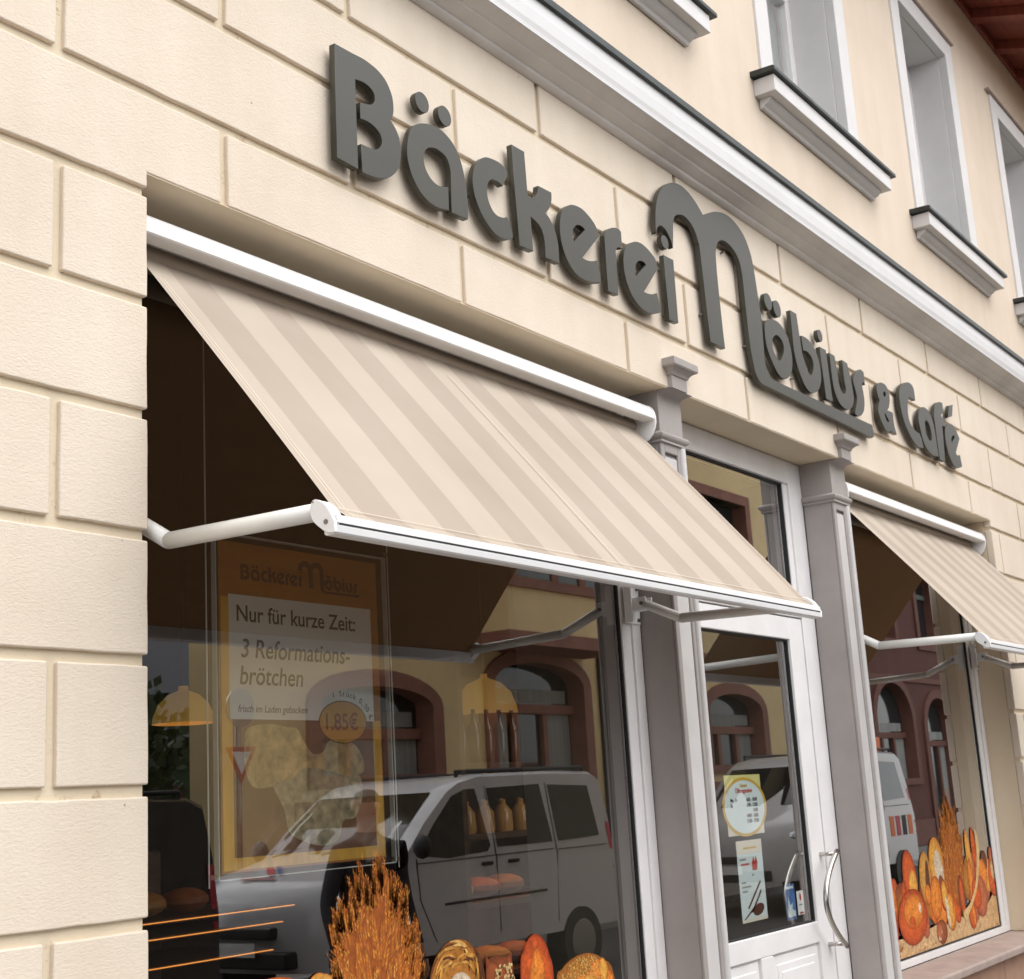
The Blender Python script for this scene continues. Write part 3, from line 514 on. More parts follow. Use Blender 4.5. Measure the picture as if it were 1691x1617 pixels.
('C',[[(6.036,4.046,0),(6.105,4.052,0),(6.149,4.034,0),(6.159,4.000,0),(6.157,3.950,1),(6.054,3.955,1),(6.024,3.930,0),(5.996,3.882,0),(5.987,3.828,0),(6.006,3.779,0),(6.057,3.748,0),(6.114,3.737,0),(6.154,3.737,1),(6.191,3.702,0),(6.200,3.646,1),(6.104,3.638,0),(6.026,3.659,0),(5.957,3.704,0),(5.903,3.755,0),(5.874,3.810,0),(5.862,3.864,0),(5.862,3.917,0),(5.885,3.970,0),(5.941,4.012,0)]]),
('a',[[(6.303,3.937,0),(6.373,3.934,0),(6.428,3.909,0),(6.463,3.860,0),(6.475,3.803,0),(6.481,3.731,0),(6.487,3.638,1),(6.380,3.630,1),(6.306,3.641,0),(6.241,3.670,0),(6.205,3.713,0),(6.190,3.760,0),(6.176,3.802,0),(6.180,3.847,0),(6.206,3.888,0),(6.246,3.918,0)],[(6.317,3.851,0),(6.365,3.842,0),(6.391,3.806,0),(6.398,3.770,0),(6.390,3.730,1),(6.336,3.723,0),(6.302,3.753,0),(6.290,3.791,0),(6.292,3.826,0)]]),
('f',[[(6.603,4.027,0),(6.656,4.042,0),(6.707,4.044,1),(6.705,3.971,1),(6.649,3.956,1),(6.651,3.938,1),(6.719,3.930,1),(6.711,3.879,1),(6.645,3.877,1),(6.609,3.626,1),(6.501,3.622,1),(6.496,3.770,0),(6.496,3.862,0),(6.493,3.907,0),(6.518,3.958,0),(6.545,3.996,0)]]),
('e',[[(6.794,3.918,0),(6.866,3.922,0),(6.928,3.900,0),(6.960,3.872,0),(6.986,3.848,1),(6.861,3.727,1),(6.898,3.715,0),(6.949,3.728,1),(6.965,3.649,1),(6.878,3.626,0),(6.794,3.626,0),(6.737,3.659,0),(6.699,3.704,0),(6.678,3.756,0),(6.679,3.812,0),(6.698,3.862,0),(6.739,3.898,0)],[(6.851,3.848,0),(6.886,3.840,1),(6.806,3.784,1),(6.802,3.811,0)]]),
('accent',[[(6.850,4.056,1),(6.933,4.078,1),(6.884,3.987,1),(6.785,3.958,1)]]),
]
DOTS=[(1.1942, 4.0403, 0.0389), (1.3229, 4.038, 0.0391), (2.9375, 4.0439, 0.0329), (4.0173, 4.0463, 0.0467), (4.1243, 4.0352, 0.0496), (4.6726, 4.0223, 0.0371)]

sg = thing('shop_sign', 'dark grey raised letters reading Bäckerei Möbius & Café on the cream wall', 'sign', (2.9, 0, 3.65))
YF = -.045; TH = .0250
def letter_part(name, loops): return flat_shape(name, [smooth_loop(l) for l in loops], YF, TH, M['letter'], sg, bevel=.0012)
letter_objs = []
for nm, loops in LETTERS:
    letter_objs.append(letter_part('accent' if nm == 'accent' else 'ampersand' if nm == 'ampersand' else 'letter', loops))
DR = [.0385, .0385, .033, .0455, .0455, .0345]
for (x, z, r), q in zip(DOTS, DR):
    flat_shape('letter_dot', [[(x + q * math.cos(2 * math.pi * k / 40), z + q * math.sin(2 * math.pi * k / 40)) for k in range(40)]], YF, TH, M['letter'], sg, bevel=.0012)
# stand-off pins
for x, z in ((.78, 3.75), (.78, 3.98), (.97, 3.72), (1.13, 3.8), (1.38, 3.72), (1.5, 3.8), (1.78, 3.72), (1.8, 4.0), (1.97, 3.7), (2.1, 3.8), (2.45, 3.75), (2.58, 3.8), (2.94, 3.7), (2.93, 3.92), (3.3, 3.8), (3.75, 3.75), (4.3, 3.7), (4.4, 3.585), (5.2, 3.585), (3.96, 3.8), (4.68, 3.75), (4.82, 3.8), (5.17, 3.7), (5.52, 3.7), (5.89, 3.85), (6.2, 3.75), (6.55, 3.75), (6.72, 3.75), (3.2, 4.3), (3.6, 4.2)):
    pin = MB(); pin.tube([(x, YF + TH - .002, z), (x, .004, z)], .006, 8); pin.build('standoff_pin', M['bolt'], sg)
# ================================================================== inside the shop
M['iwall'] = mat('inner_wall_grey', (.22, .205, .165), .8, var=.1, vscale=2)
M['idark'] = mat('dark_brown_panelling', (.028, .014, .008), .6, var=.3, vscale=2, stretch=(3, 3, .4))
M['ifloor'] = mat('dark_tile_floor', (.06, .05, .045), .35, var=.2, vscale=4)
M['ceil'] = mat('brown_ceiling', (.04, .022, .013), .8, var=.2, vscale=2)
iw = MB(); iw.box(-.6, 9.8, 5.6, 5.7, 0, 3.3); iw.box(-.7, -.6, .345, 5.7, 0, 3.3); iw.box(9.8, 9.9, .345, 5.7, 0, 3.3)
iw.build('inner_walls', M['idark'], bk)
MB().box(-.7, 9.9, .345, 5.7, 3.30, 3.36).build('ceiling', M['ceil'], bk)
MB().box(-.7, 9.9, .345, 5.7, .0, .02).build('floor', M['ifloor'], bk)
pt = MB(); pt.box(2.87, 3.10, .342, .86, .02, 3.3); pt.box(4.88, 5.02, .342, .95, .02, 3.3); pt.box(7.60, 7.75, .342, 1.4, .02, 3.3); pt.box(-.2, -.03, .342, .7, .02, 3.3)
pt.build('window_side_wall', M['iwall'], bk)
vg = MB(); vg.box(1.30, 1.75, 2.2, 2.5, 2.62, 2.92); vn = vg.build('ventilation_box', mat('grey_vent_casing', (.25, .22, .19), .6), bk, bevel=.01)
sl = MB()
for k in range(7): sl.box(1.33, 1.72, 2.185, 2.1995, 2.65 + k * .036, 2.668 + k * .036)
sl.build('slats', M['black'], vn)
# pendant lamps (lit)
M['shade'] = mat('amber_lamp_shade', (.62, .36, .07), .5, emit=.05, emcol=(1, .55, .10))
M['bulb'] = mat('lit_bulb', (1, .8, .5), .4, emit=1.6, emcol=(1, .62, .25))
def pendant(x, y, z, r, label):
    t = thing('pendant_lamp', label, 'lamp', (x, y, z), 'amber pendant lamps lit over the counter')
    s = MB(); s.lathe([(r, 0), (r * .96, r * .25), (r * .8, r * .62), (r * .5, r * .92), (r * .16, r * 1.06), (.02, r * 1.1), (.02, r * 1.2)], (x, y, z), 32); s.build('shade', M['shade'], t, smooth=True)
    b = MB(); b.ball((x, y, z + .07), .04, 12); b.build('bulb', M['bulb'], t, smooth=True)
    c = MB(); c.tube([(x, y, z + r * 1.1), (x, y, 3.3)], .004, 6); c.build('cord', M['black'], t)
pendant(1.50, 1.55, 2.00, .125, 'small amber lamp shade glowing behind the glass at the left wall edge')
pendant(4.30, 2.10, 2.12, .20, 'wide amber lamp shade glowing deep inside between the poster and the door')
pendant(7.2, 2.4, 2.45, .20, 'wide amber lamp shade hanging deep inside the far window')
# counter with lit shelf edges
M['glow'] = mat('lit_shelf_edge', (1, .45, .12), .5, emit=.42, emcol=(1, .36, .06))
M['wood'] = mat('dark_shelf_wood', (.10, .05, .025), .5, var=.3, vscale=4, stretch=(.4, 4, 4))
dc = thing('display_counter', 'dark bakery counter with thin orange lit shelf edges low behind the window', 'counter', (1.2, 1.9, 0))
b = MB(); b.box(.3, 1.86, 1.66, 2.3, .02, .9); b.box(.3, 1.86, 2.1, 2.3, .9, 1.5); b.build('body', M['wood'], dc, bevel=.01)
for z, x in ((1.255, 2.05), (1.195, 1.98), (1.09, 1.92)):
    s = MB(); s.box(.3, x, 1.50, 2.1, z - .012, z); sh = s.build('shelf', M['wood'], dc)
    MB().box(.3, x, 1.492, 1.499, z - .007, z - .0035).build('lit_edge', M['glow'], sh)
M['crust'] = [mat('bread_crust_%s' % n, c, .55, var=.35, vscale=14, bump=.3, bscale=40) for n, c in (('brown', (.30, .12, .03)), ('golden', (.48, .22, .05)), ('red', (.36, .10, .025)))]
GRP = 'loaves of bread on the shop shelves'
rb_ = random.Random(5)
def loaf(x, y, z, lx, ly, lz, m, rot, label):
    o = MB(); o.ball((0, 0, lz), 1, 14, (lx, ly, lz)); ob = o.build('bread_loaf', m, None, smooth=True); ob.location = (x, y, z); ob.rotation_euler.z = rot
    return tag(ob, label, 'bread', GRP)
for k in range(6): loaf(.55 + .22 * k, 1.72, 1.256, .10, .09, .05, M['crust'][k % 3], rb_.uniform(0, 3), 'round loaf on the lit shelf low behind the poster window')
# rack with lit breads near the side wall
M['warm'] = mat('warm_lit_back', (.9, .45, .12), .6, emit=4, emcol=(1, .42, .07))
rk = thing('bread_rack', 'warmly lit orange bread rack beside the grey inner wall', 'rack', (3.75, 1.8, 0))
for z in (.80, 1.14, 1.47, 1.82): MB().box(3.25, 4.4, 1.5, 2.2, z - .03, z).build('shelf', M['wood'], rk, bevel=.004)
MB().box(3.25, 4.4, 2.2, 2.24, .02, 2.35).build('back_panel', M['wood'], rk)
for x in (3.25, 4.36): MB().box(x, x + .04, 1.5, 2.2, .02, 2.35).build('side_panel', M['wood'], rk)
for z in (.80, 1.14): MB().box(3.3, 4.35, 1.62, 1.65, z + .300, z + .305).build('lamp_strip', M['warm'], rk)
for i in range(3):
    for j, z in enumerate((.80, 1.14)): loaf(3.4 + .22 * i, 1.66 + .05 * j, z + .001, .10, .12, .055, M['crust'][(i + j) % 3], .3 * i, 'golden loaf on the warmly lit rack beside the grey inner wall')
M['bottle'] = mat('brown_bottle_glass', (.10, .045, .015), .1)
M['amberjar'] = mat('amber_jar', (.55, .28, .08), .15)
M['lab'] = mat('orange_paper_label', (.75, .33, .06), .6)
for k in range(5):
    x = 3.42 + .115 * k; q = MB(); q.lathe([(0, 0), (.034, .0), (.036, .02), (.036, .16), (.03, .19), (.013, .22), (.012, .28), (0, .28)], (0, 0, 0), 16)
    o = q.build('bottle', M['bottle'], None, smooth=True); o.location = (x, 1.62, 1.8205); tag(o, 'dark bottle with an orange label on the rack top shelf', 'bottle', 'dark bottles on the top shelf')
    MB().lathe([(.0368, .05), (.0368, .125)], (0, 0, 0), 16).build('label', M['lab'], o, smooth=True)
for k in range(5):
    x = 3.40 + .16 * k; q = MB(); q.lathe([(0, 0), (.05, 0), (.055, .02), (.05, .10), (.03, .13), (.02, .14), (.022, .16), (0, .17)], (0, 0, 0), 16)
    o = q.build('jar', M['amberjar'], None, smooth=True); o.location = (x, 1.6, 1.4705); tag(o, 'round amber jar with a small lid on the rack middle shelf', 'jar', 'amber jars on the middle shelf')
# ================================================================== hanging poster in an acrylic holder
M['porange'] = mat('poster_orange', (.43, .17, .018), .5, var=.25, vscale=3, stretch=(1, 1, 7))
M['pgold'] = mat('poster_gold_edge', (.80, .46, .06), .5, var=.2, vscale=6, stretch=(6, 1, 1))
M['pwhite'] = mat('poster_white', (.82, .84, .82), .5)
M['pbrown'] = mat('poster_brown', (.20, .085, .032), .5, var=.4, vscale=5)
M['ink'] = mat('poster_dark_ink', (.03, .018, .012), .5)
M['inkg'] = mat('poster_green_ink', (.025, .055, .03), .5)
M['inkr'] = mat('poster_brown_ink', (.10, .035, .02), .5)
M['ptan'] = mat('poster_bread_tan', (.64, .46, .20), .6, var=.65, vscale=22)
M['ptan2'] = mat('poster_bread_grey', (.47, .40, .24), .6, var=.65, vscale=26)
M['pricei'] = mat('poster_price_ink', (.30, .06, .02), .5)
M['pdot'] = mat('poster_price_disc', (.62, .34, .05), .5)
PY = .42
po = thing('hanging_poster', 'orange and white price poster hanging on wires inside the left window', 'poster', (1.02, PY, 1.45))
MB().box(.637, 1.392, PY, PY + .002, 1.457, 2.478).build('sheet', M['porange'], po)
a = MB(); a.box(.644, .688, PY - .001, PY - .0002, 1.464, 2.30); a.box(1.345, 1.387, PY - .001, PY - .0002, 1.464, 1.92); a.box(.688, 1.345, PY - .001, PY - .0002, 1.464, 1.50); a.build('gold_border', M['pgold'], po)
MB().box(.688, 1.345, PY - .0016, PY - .0004, 1.50, 1.92).build('brown_picture', M['pbrown'], po)
MB().box(.677, 1.352, PY - .0024, PY - .0008, 1.918, 2.309).build('white_panel', M['pwhite'], po)
def pflat(nm, pts, m, k, soft=0): flat_shape(nm, [smooth_loop([(x, z, soft) for x, z in pts])], PY - .0016 - .0007 * k, .0006, m, po)
pflat('bread_picture', [(.75, 1.89), (.84, 1.905), (.92, 1.895), (.97, 1.89), (1.0, 1.85), (1.04, 1.81), (1.09, 1.815), (1.12, 1.85), (1.2, 1.855), (1.27, 1.82), (1.29, 1.75), (1.2, 1.73), (1.12, 1.75), (1.0, 1.76), (.95, 1.73), (.86, 1.71), (.77, 1.71), (.735, 1.77), (.735, 1.84)], M['ptan'], 1)
pflat('bread_picture', [(.86, 1.715), (.95, 1.735), (1.0, 1.765), (1.12, 1.752), (1.2, 1.735), (1.26, 1.74), (1.28, 1.68), (1.24, 1.60), (1.18, 1.59), (1.15, 1.53), (1.07, 1.515), (.97, 1.54), (.92, 1.57), (.905, 1.63), (.88, 1.67)], M['ptan2'], 1.4)
text('headline', 'Nur für kurze Zeit:', .705, PY - .003, 2.226, .0735, M['inkg'], po, bold=.0008, width=.985)
text('headline', '3 Reformations-', .722, PY - .003, 2.112, .084, M['ink'], po, bold=.0008, shear=.16, width=.93)
text('headline', 'brötchen', .715, PY - .003, 2.027, .084, M['ink'], po, bold=.0006, shear=.16, width=.93)
text('small_print', 'frisch im Laden gebacken', .708, PY - .003, 1.940, .033, M['ink'], po, shear=.2, width=.93)
flat_shape('price_disc', [[(1.192 + .119 * math.cos(2 * math.pi * k / 48), 1.914 + .072 * math.sin(2 * math.pi * k / 48)) for k in range(48)], [(1.192 + .115 * math.cos(2 * math.pi * k / 48), 1.914 + .0685 * math.sin(2 * math.pi * k / 48)) for k in range(48)]], PY - .0034, .0005, M['inkr'], po)
flat_shape('price_disc', [[(1.192 + .115 * math.cos(2 * math.pi * k / 48), 1.914 + .0685 * math.sin(2 * math.pi * k / 48)) for k in range(48)]], PY - .0034, .0005, M['pdot'], po)
text('price', '1.85€', 1.092, PY - .0042, 1.888, .078, M['pricei'], po, bold=.001, width=.95)
for k, ch in enumerate('1 Stück 0,70 €'):
    if ch == ' ': continue
    an = R(112 - 7.6 * k); text('small_print', ch, 1.192 + .132 * math.cos(an), PY - .003, 1.914 + .086 * math.sin(an), .027, M['ink'], po, tilt=(math.pi / 2 - an) * .62)
# company lettering in small, as on the facade
k_ = (1.293 - .729) / (5.31 - .72)
lg = [(nm, lp) for nm, lp in LETTERS[:14]]
allo = []
for nm, lp in lg: flat_shape('logo_letter', [smooth_loop(l, 3) for l in lp], PY - .0012, .0006, M['inkr'], po, scale=k_, org=(.72, 3.65), at=(.729, 2.358))
for (x, z, r), q in zip(DOTS, DR): flat_shape('logo_letter', [[(x + q * math.cos(2 * math.pi * k / 20), z + q * math.sin(2 * math.pi * k / 20)) for k in range(20)]], PY - .0012, .0006, M['inkr'], po, scale=k_, org=(.72, 3.65), at=(.729, 2.358))
M['edge'] = mat('acrylic_edge', (.55, .58, .55), .2)
ac = MB(); ac.quad((.612, PY - .012, 1.437), (1.432, PY - .012, 1.437), (1.432, PY - .012, 2.50), (.612, PY - .012, 2.50)); acr = ac.build('acrylic_sheet', M['acryl'], po)
for x0, x1, z0, z1 in ((.612, .6155, 1.437, 2.50), (1.4285, 1.432, 1.437, 2.50), (.612, 1.432, 1.437, 1.4405), (.612, 1.432, 2.4965, 2.50)):
    MB().box(x0, x1, PY - .0135, PY + .006, z0, z1).build('acrylic_rim', M['edge'], acr)
for x in (.585, 1.458):
    wq = MB(); wq.tube([(x, PY, 3.29), (x, PY, 1.42)], .0028, 6); wq.build('wire', M['edge'], po)
    for z in (1.45, 2.515): MB().box(min(x, x + (.03 if x < 1 else -.03)), max(x, x + (.03 if x < 1 else -.03)), PY - .006, PY + .006, z - .007, z + .007).build('clamp', M['bolt'], po)
# ================================================================== printed bread stickers on the panes
PR = {n: mat('print_' + n, c, .55, var=v, vscale=s) for n, c, v, s in (('wheat1', (.56, .165, .014), .35, 40), ('wheat2', (.70, .26, .028), .3, 40), ('wheat3', (.40, .095, .009), .4, 40), ('wheat4', (.78, .37, .06), .35, 40), ('pale', (.75, .62, .5), .2, 20),
    ('gold', (.62, .30, .055), .4, 30), ('gold2', (.45, .17, .022), .4, 30), ('gold3', (.78, .47, .13), .3, 30), ('shadow', (.15, .045, .012), .5, 30), ('red', (.58, .11, .012), .35, 9), ('orange', (.74, .23, .02), .35, 9), ('brown', (.24, .055, .014), .5, 20), ('seed', (.74, .50, .22), .35, 60),
    ('flour', (.66, .43, .22), .25, 12), ('cream', (.72, .60, .47), .12, 10), ('yellow', (.72, .36, .035), .3, 12), ('dark', (.10, .028, .012), .4, 14), ('pink', (.42, .105, .05), .35, 9))}
SY = .2478; _lay = [0]
PC = {'orange': ((.88, .29, .035), (.46, .065, .006)), 'red': ((.74, .13, .018), (.32, .03, .005)), 'yellow': ((.90, .47, .08), (.58, .17, .015)), 'gold': ((.72, .38, .08), (.52, .22, .035)), 'gold2': ((.52, .21, .03), (.30, .10, .012)), 'gold3': ((.84, .54, .17), (.70, .38, .09)),
      'brown': ((.34, .085, .02), (.16, .032, .008)), 'dark': ((.17, .045, .015), (.07, .018, .007)), 'pink': ((.58, .17, .075), (.32, .065, .03)), 'cream': ((.80, .68, .54), (.62, .48, .33)), 'flour': ((.70, .47, .25), (.62, .38, .17)), 'seed': ((.78, .55, .26), (.55, .32, .12)), 'pale': ((.85, .75, .62), (.75, .62, .48)), 'shadow': ((.16, .05, .012), (.12, .035, .01))}
def printed(name):
    # a picture printed on film: colour per vertex, broken up by crust mottling
    m = bpy.data.materials.new(name); m.use_nodes = True; n = m.node_tree.nodes; l = m.node_tree.links; b = n['Principled BSDF']; b.inputs['Roughness'].default_value = .5
    at = n.new('ShaderNodeAttribute'); at.attribute_name = 'print'; geo = n.new('ShaderNodeNewGeometry'); out = at.outputs['Color']
    for sc_, lo, hi, a_, c_ in ((28, .35, .68, .62, 1.22), (95, .36, .66, .78, 1.12)):
        t = n.new('ShaderNodeTexNoise'); t.inputs['Scale'].default_value = sc_; t.inputs['Detail'].default_value = 6; t.inputs['Roughness'].default_value = .65; t.inputs['Distortion'].default_value = 1.2; l.new(geo.outputs['Position'], t.inputs['Vector'])
        r = n.new('ShaderNodeValToRGB'); r.color_ramp.elements[0].position = lo; r.color_ramp.elements[1].position = hi; r.color_ramp.elements[0].color = (a_, a_ * .93, a_ * .85, 1); r.color_ramp.elements[1].color = (c_, c_, c_, 1); l.new(t.outputs['Fac'], r.inputs[0])
        x = n.new('ShaderNodeMix'); x.data_type = 'RGBA'; x.blend_type = 'MULTIPLY'; x.inputs[0].default_value = 1; l.new(out, x.inputs[6]); l.new(r.outputs[0], x.inputs[7]); out = x.outputs[2]
    l.new(out, b.inputs['Base Color']); return m
M['print'] = printed('printed_film')
def decal(nm, loops, m, parent, soft=0):
    _lay[0] += 1; lp = smooth_loop([(x, z, soft) for x, z in loops[0]]) if soft or len(loops[0]) < 30 else loops[0]; n_ = len(lp)
    cx = sum(p[0] for p in lp) / n_; cz = sum(p[1] for p in lp) / n_; w_ = max(p[0] for p in lp) - min(p[0] for p in lp); h_ = max(p[1] for p in lp) - min(p[1] for p in lp)
    ci, ce = PC[m]; y = SY - .00006 * _lay[0]; rings = (1, .95, .82, .62, .38); vs = []; cols = []; fs = []; flat = n_ > 6 and w_ * h_ < .0009
    for k, r in enumerate(rings):
        t = (0, .28, .66, .92, 1)[k]
        for x, z in lp: vs.append((cx + (x - cx) * r - w_ * .07 * (1 - r), y, cz + (z - cz) * r + h_ * .09 * (1 - r))); cols.append(tuple(ce[i] + (ci[i] - ce[i]) * t for i in range(3)))
    vs.append((cx - w_ * .07, y, cz + h_ * .09)); cols.append(ci); L_ = len(rings)
    A = sum(lp[i][0] * lp[(i + 1) % n_][1] - lp[(i + 1) % n_][0] * lp[i][1] for i in range(n_))
    for k in range(L_ - 1):
        for j in range(n_): fs.append((k * n_ + j, k * n_ + (j + 1) % n_, (k + 1) * n_ + (j + 1) % n_, (k + 1) * n_ + j))
    for j in range(n_): fs.append(((L_ - 1) * n_ + j, (L_ - 1) * n_ + (j + 1) % n_, L_ * n_))
    if A < 0: fs = [f[::-1] for f in fs]
    o = MB().add(vs, fs).build(nm, M['print'], parent); at = o.data.color_attributes.new('print', 'FLOAT_COLOR', 'POINT')
    for i, c in enumerate(cols): at.data[i].color = c + (1,)
    return o
def ell(cx, cz, rx, rz, tilt=0, n=36):
    c, s = math.cos(tilt), math.sin(tilt); return [(cx + rx * math.cos(2 * math.pi * k / n) * c - rz * math.sin(2 * math.pi * k / n) * s, cz + rx * math.cos(2 * math.pi * k / n) * s + rz * math.sin(2 * math.pi * k / n) * c) for k in range(n)]
def wheat(nm, parent, outline, n, seed, ksz, base):
    # a sheaf: many ears of overlapping grains with awns, cut to the traced outline
    rd = random.Random(seed); mb = MB(); mats = [PR[q] for q in ('wheat1', 'wheat2', 'wheat3', 'wheat4', 'pale')]
    def inside(x, z):
        c = False
        for i in range(len(outline)):
            (xa, za), (xb, zb) = outline[i], outline[i - 1]
            if (za > z) != (zb > z) and x < (xb - xa) * (z - za) / (zb - za) + xa: c = not c
        return c
    xs = [p[0] for p in outline]; zs = [p[1] for p in outline]; cnt = 0; ears = []
    while len(ears) < n and cnt < 60000:
        cnt += 1; x, z = rd.uniform(min(xs), max(xs)), rd.uniform(min(zs), max(zs))
        if inside(x, z): ears.append((x, z))
    ears.sort(key=lambda e: -e[1])
    mb.m = 2; mb.quad(*[(x, SY + .0006, z) for x, z in outline[::-1]])
    for i, (x, z) in enumerate(ears):
        y = SY - .0026 * i / n; dx, dz = x - base[0], z - base[1]; d = math.hypot(dx, dz); ux_, uz_ = dx / d, dz / d
        a = rd.gauss(0, .16); ux_, uz_ = ux_ * math.cos(a) - uz_ * math.sin(a), ux_ * math.sin(a) + uz_ * math.cos(a); px, pz = -uz_, ux_
        L = ksz * rd.uniform(3.6, 6); col = rd.choice((0, 0, 0, 1, 1, 3)); m = int(L / ksz * 4.2)
        if inside(x + ux_ * L * .5, z + uz_ * L * .5): mb.m = 2; mb.quad(*[(x + ux_ * math.sin(t_) * L * .62 + px * math.cos(t_) * ksz * .62, y + .00002, z + uz_ * math.sin(t_) * L * .62 + pz * math.cos(t_) * ksz * .62) for t_ in [-2 * math.pi * q_ / 10 for q_ in range(10)]])
        for k in range(m):
            s = -L / 2 + L * k / m; sg = 1 if k % 2 else -1; wd = ksz * .36 * (1 - .55 * k / m)
            cx, cz = x + ux_ * s + px * sg * wd * .8, z + uz_ * s + pz * sg * wd * .8; kl = ksz * .62
            vx, vz = ux_ * .9 + px * sg * .4, uz_ * .9 + pz * sg * .4
            if not inside(cx + vx * kl * .6, cz + vz * kl * .6): continue
            mb.m = rd.choice((col, col, 0, 0, 1 if col == 0 else 2)); qx, qz = -vz, vx
            mb.quad((cx - vx * kl * .5, y, cz - vz * kl * .5), (cx + qx * wd * .6, y, cz + qz * wd * .6), (cx + vx * kl * .7, y, cz + vz * kl * .7), (cx - qx * wd * .6, y, cz - qz * wd * .6))
        for k in range(2):
            aw = rd.uniform(.5, 1.2) * ksz * 2.2; sp = rd.gauss(0, .2); ax, az = ux_ + px * sp, uz_ + pz * sp; bx, bz = x + ux_ * L * .3, z + uz_ * L * .3
            if not inside(bx + ax * aw, bz + az * aw): aw *= .45
            mb.m = rd.choice((1, 0, 3)); t = ksz * .05
            mb.quad((bx - px * t, y - .0001, bz - pz * t), (bx + px * t, y - .0001, bz + pz * t), (bx + ax * aw, y - .0001, bz + az * aw))
    # ears standing out of the rim
    for i in range(len(outline)):
        x, z = outline[i]
        if z < min(zs) + .45 * (max(zs) - min(zs)): continue
        for rep in range(3):
            dx, dz = x - base[0], z - base[1]; d = math.hypot(dx, dz); a = rd.gauss(0, .13); ux_, uz_ = dx / d + a * dz / d, dz / d - a * dx / d; px, pz = -uz_, ux_; bx, bz = x - ux_ * ksz * 2.5 + rd.gauss(0, ksz * .5), z - uz_ * ksz * 2.5; L = ksz * rd.uniform(2.2, 4.2)
            for k in range(14):
                sg = 1 if k % 2 else -1; wd = ksz * .30 * (1 - .6 * k / 14); cx, cz = bx + ux_ * L * k / 14 + px * sg * wd * .7, bz + uz_ * L * k / 14 + pz * sg * wd * .7; vx, vz = ux_ * .92 + px * sg * .36, uz_ * .92 + pz * sg * .36; qx, qz = -vz, vx; kl = ksz * .6; y = SY - .0027
                mb.m = rd.choice((0, 0, 1, 2)); mb.quad((cx - vx * kl * .5, y, cz - vz * kl * .5), (cx + qx * wd * .6, y, cz + qz * wd * .6), (cx + vx * kl * .7, y, cz + vz * kl * .7), (cx - qx * wd * .6, y, cz - qz * wd * .6))
    # bristles at the rim
    for i in range(len(outline)):
        (xa, za), (xb, zb) = outline[i], outline[(i + 1) % len(outline)]
        for k in range(max(1, int(math.hypot(xb - xa, zb - za) / (ksz * 1.1)))):
            t = rd.random(); x, z = xa + (xb - xa) * t, za + (zb - za) * t
            if z < min(zs) + .1 * (max(zs) - min(zs)): continue
            dx, dz = x - base[0], z - base[1]; d = math.hypot(dx, dz); L = ksz * rd.uniform(.4, 1.5); px, pz = -dz / d, dx / d; a = rd.gauss(0, .15)
            mb.m = rd.choice((4, 0, 1, 0)); w_ = ksz * .07
            mb.quad((x - px * w_, SY - .0002, z - pz * w_), (x + px * w_, SY - .0002, z + pz * w_), (x + (dx / d + px * a) * L, SY - .0002, z + (dz / d + pz * a) * L))
    return mb.build(nm, mats, parent)
st = thing('window_sticker', 'printed sticker of a wheat sheaf and loaves at the bottom of the poster window', 'sticker', (1.55, SY, .63), 'bread stickers on the shop windows')
SHEAF=[(0.912, 1.126), (0.924, 1.168), (0.946, 1.168), (0.94, 1.249), (0.944, 1.287), (0.948, 1.325), (0.965, 1.32), (0.985, 1.328), (1.014, 1.318), (1.028, 1.353), (1.038, 1.388), (1.051, 1.41), (1.068, 1.426), (1.099, 1.396), (1.103, 1.373), (1.12, 1.388), (1.13, 1.427), (1.142, 1.466), (1.163, 1.448), (1.185, 1.42), (1.205, 1.398), (1.21, 1.347), (1.23, 1.372), (1.247, 1.334), (1.274, 1.365), (1.281, 1.307), (1.293, 1.245), (1.322, 1.256), (1.329, 1.204), (1.326, 1.161), (1.346, 1.125), (1.337, 1.071), (1.36, 0.8), (1.3, 0.62), (0.98, 0.62), (0.9, 0.8)]
wheat('wheat_sheaf', st, SHEAF, 170, 4, .027, (1.13, .62))
# wicker-like bread ring with a pale disc
decal('bread_ring', [ell(1.535, 1.02, .155, .155)], 'gold2', st)
rd = random.Random(8)
for k in range(46):
    a0 = rd.uniform(-.3, 3.3); r0 = rd.uniform(.075, .15); r1 = min(.153, max(.072, r0 + rd.uniform(-.06, .06))); pts = []
    for j in range(9):
        t = j / 8; a = a0 + .75 * t; r = r0 + (r1 - r0) * t; pts.append((1.535 + r * math.cos(a), 1.02 + r * math.sin(a), .004 * math.sin(math.pi * t) + .001))
    up_ = [(x + dd * math.cos(math.atan2(z - 1.02, x - 1.535)), z + dd * math.sin(math.atan2(z - 1.02, x - 1.535))) for x, z, dd in pts]; dn = [(x - dd * math.cos(math.atan2(z - 1.02, x - 1.535)), z - dd * math.sin(math.atan2(z - 1.02, x - 1.535))) for x, z, dd in pts][::-1]
    decal('bread_ring', [up_ + dn], rd.choice(('gold', 'gold3', 'gold', 'gold2', 'shadow')), st)
decal('pale_bun', [ell(1.545, .985, .078, .082)], 'cream', st)
decal('seeded_roll', [[(1.695, .60), (1.695, 1.06), (1.715, 1.088), (1.76, 1.094), (1.82, 1.083), (1.855, 1.055), (1.87, .60)]], 'brown', st, 0)
gr = MB()
for k in range(170):
    x, z = 1.735 + .11 * rd.random() + .012, .75 + .31 * rd.random()
    gr.add([(px, SY - .0045, pz) for px, pz in ell(x, z, .0055, .0072, rd.uniform(0, 3), 8)], [tuple(range(8))[::-1]])
gr.build('grains', PR['seed'], st)
decal('long_roll', [[(1.90, .6), (1.90, 1.02), (1.925, 1.09), (1.965, 1.132), (2.01, 1.142), (2.06, 1.115), (2.09, 1.06), (2.11, .98), (2.115, .6)]], 'red', st)
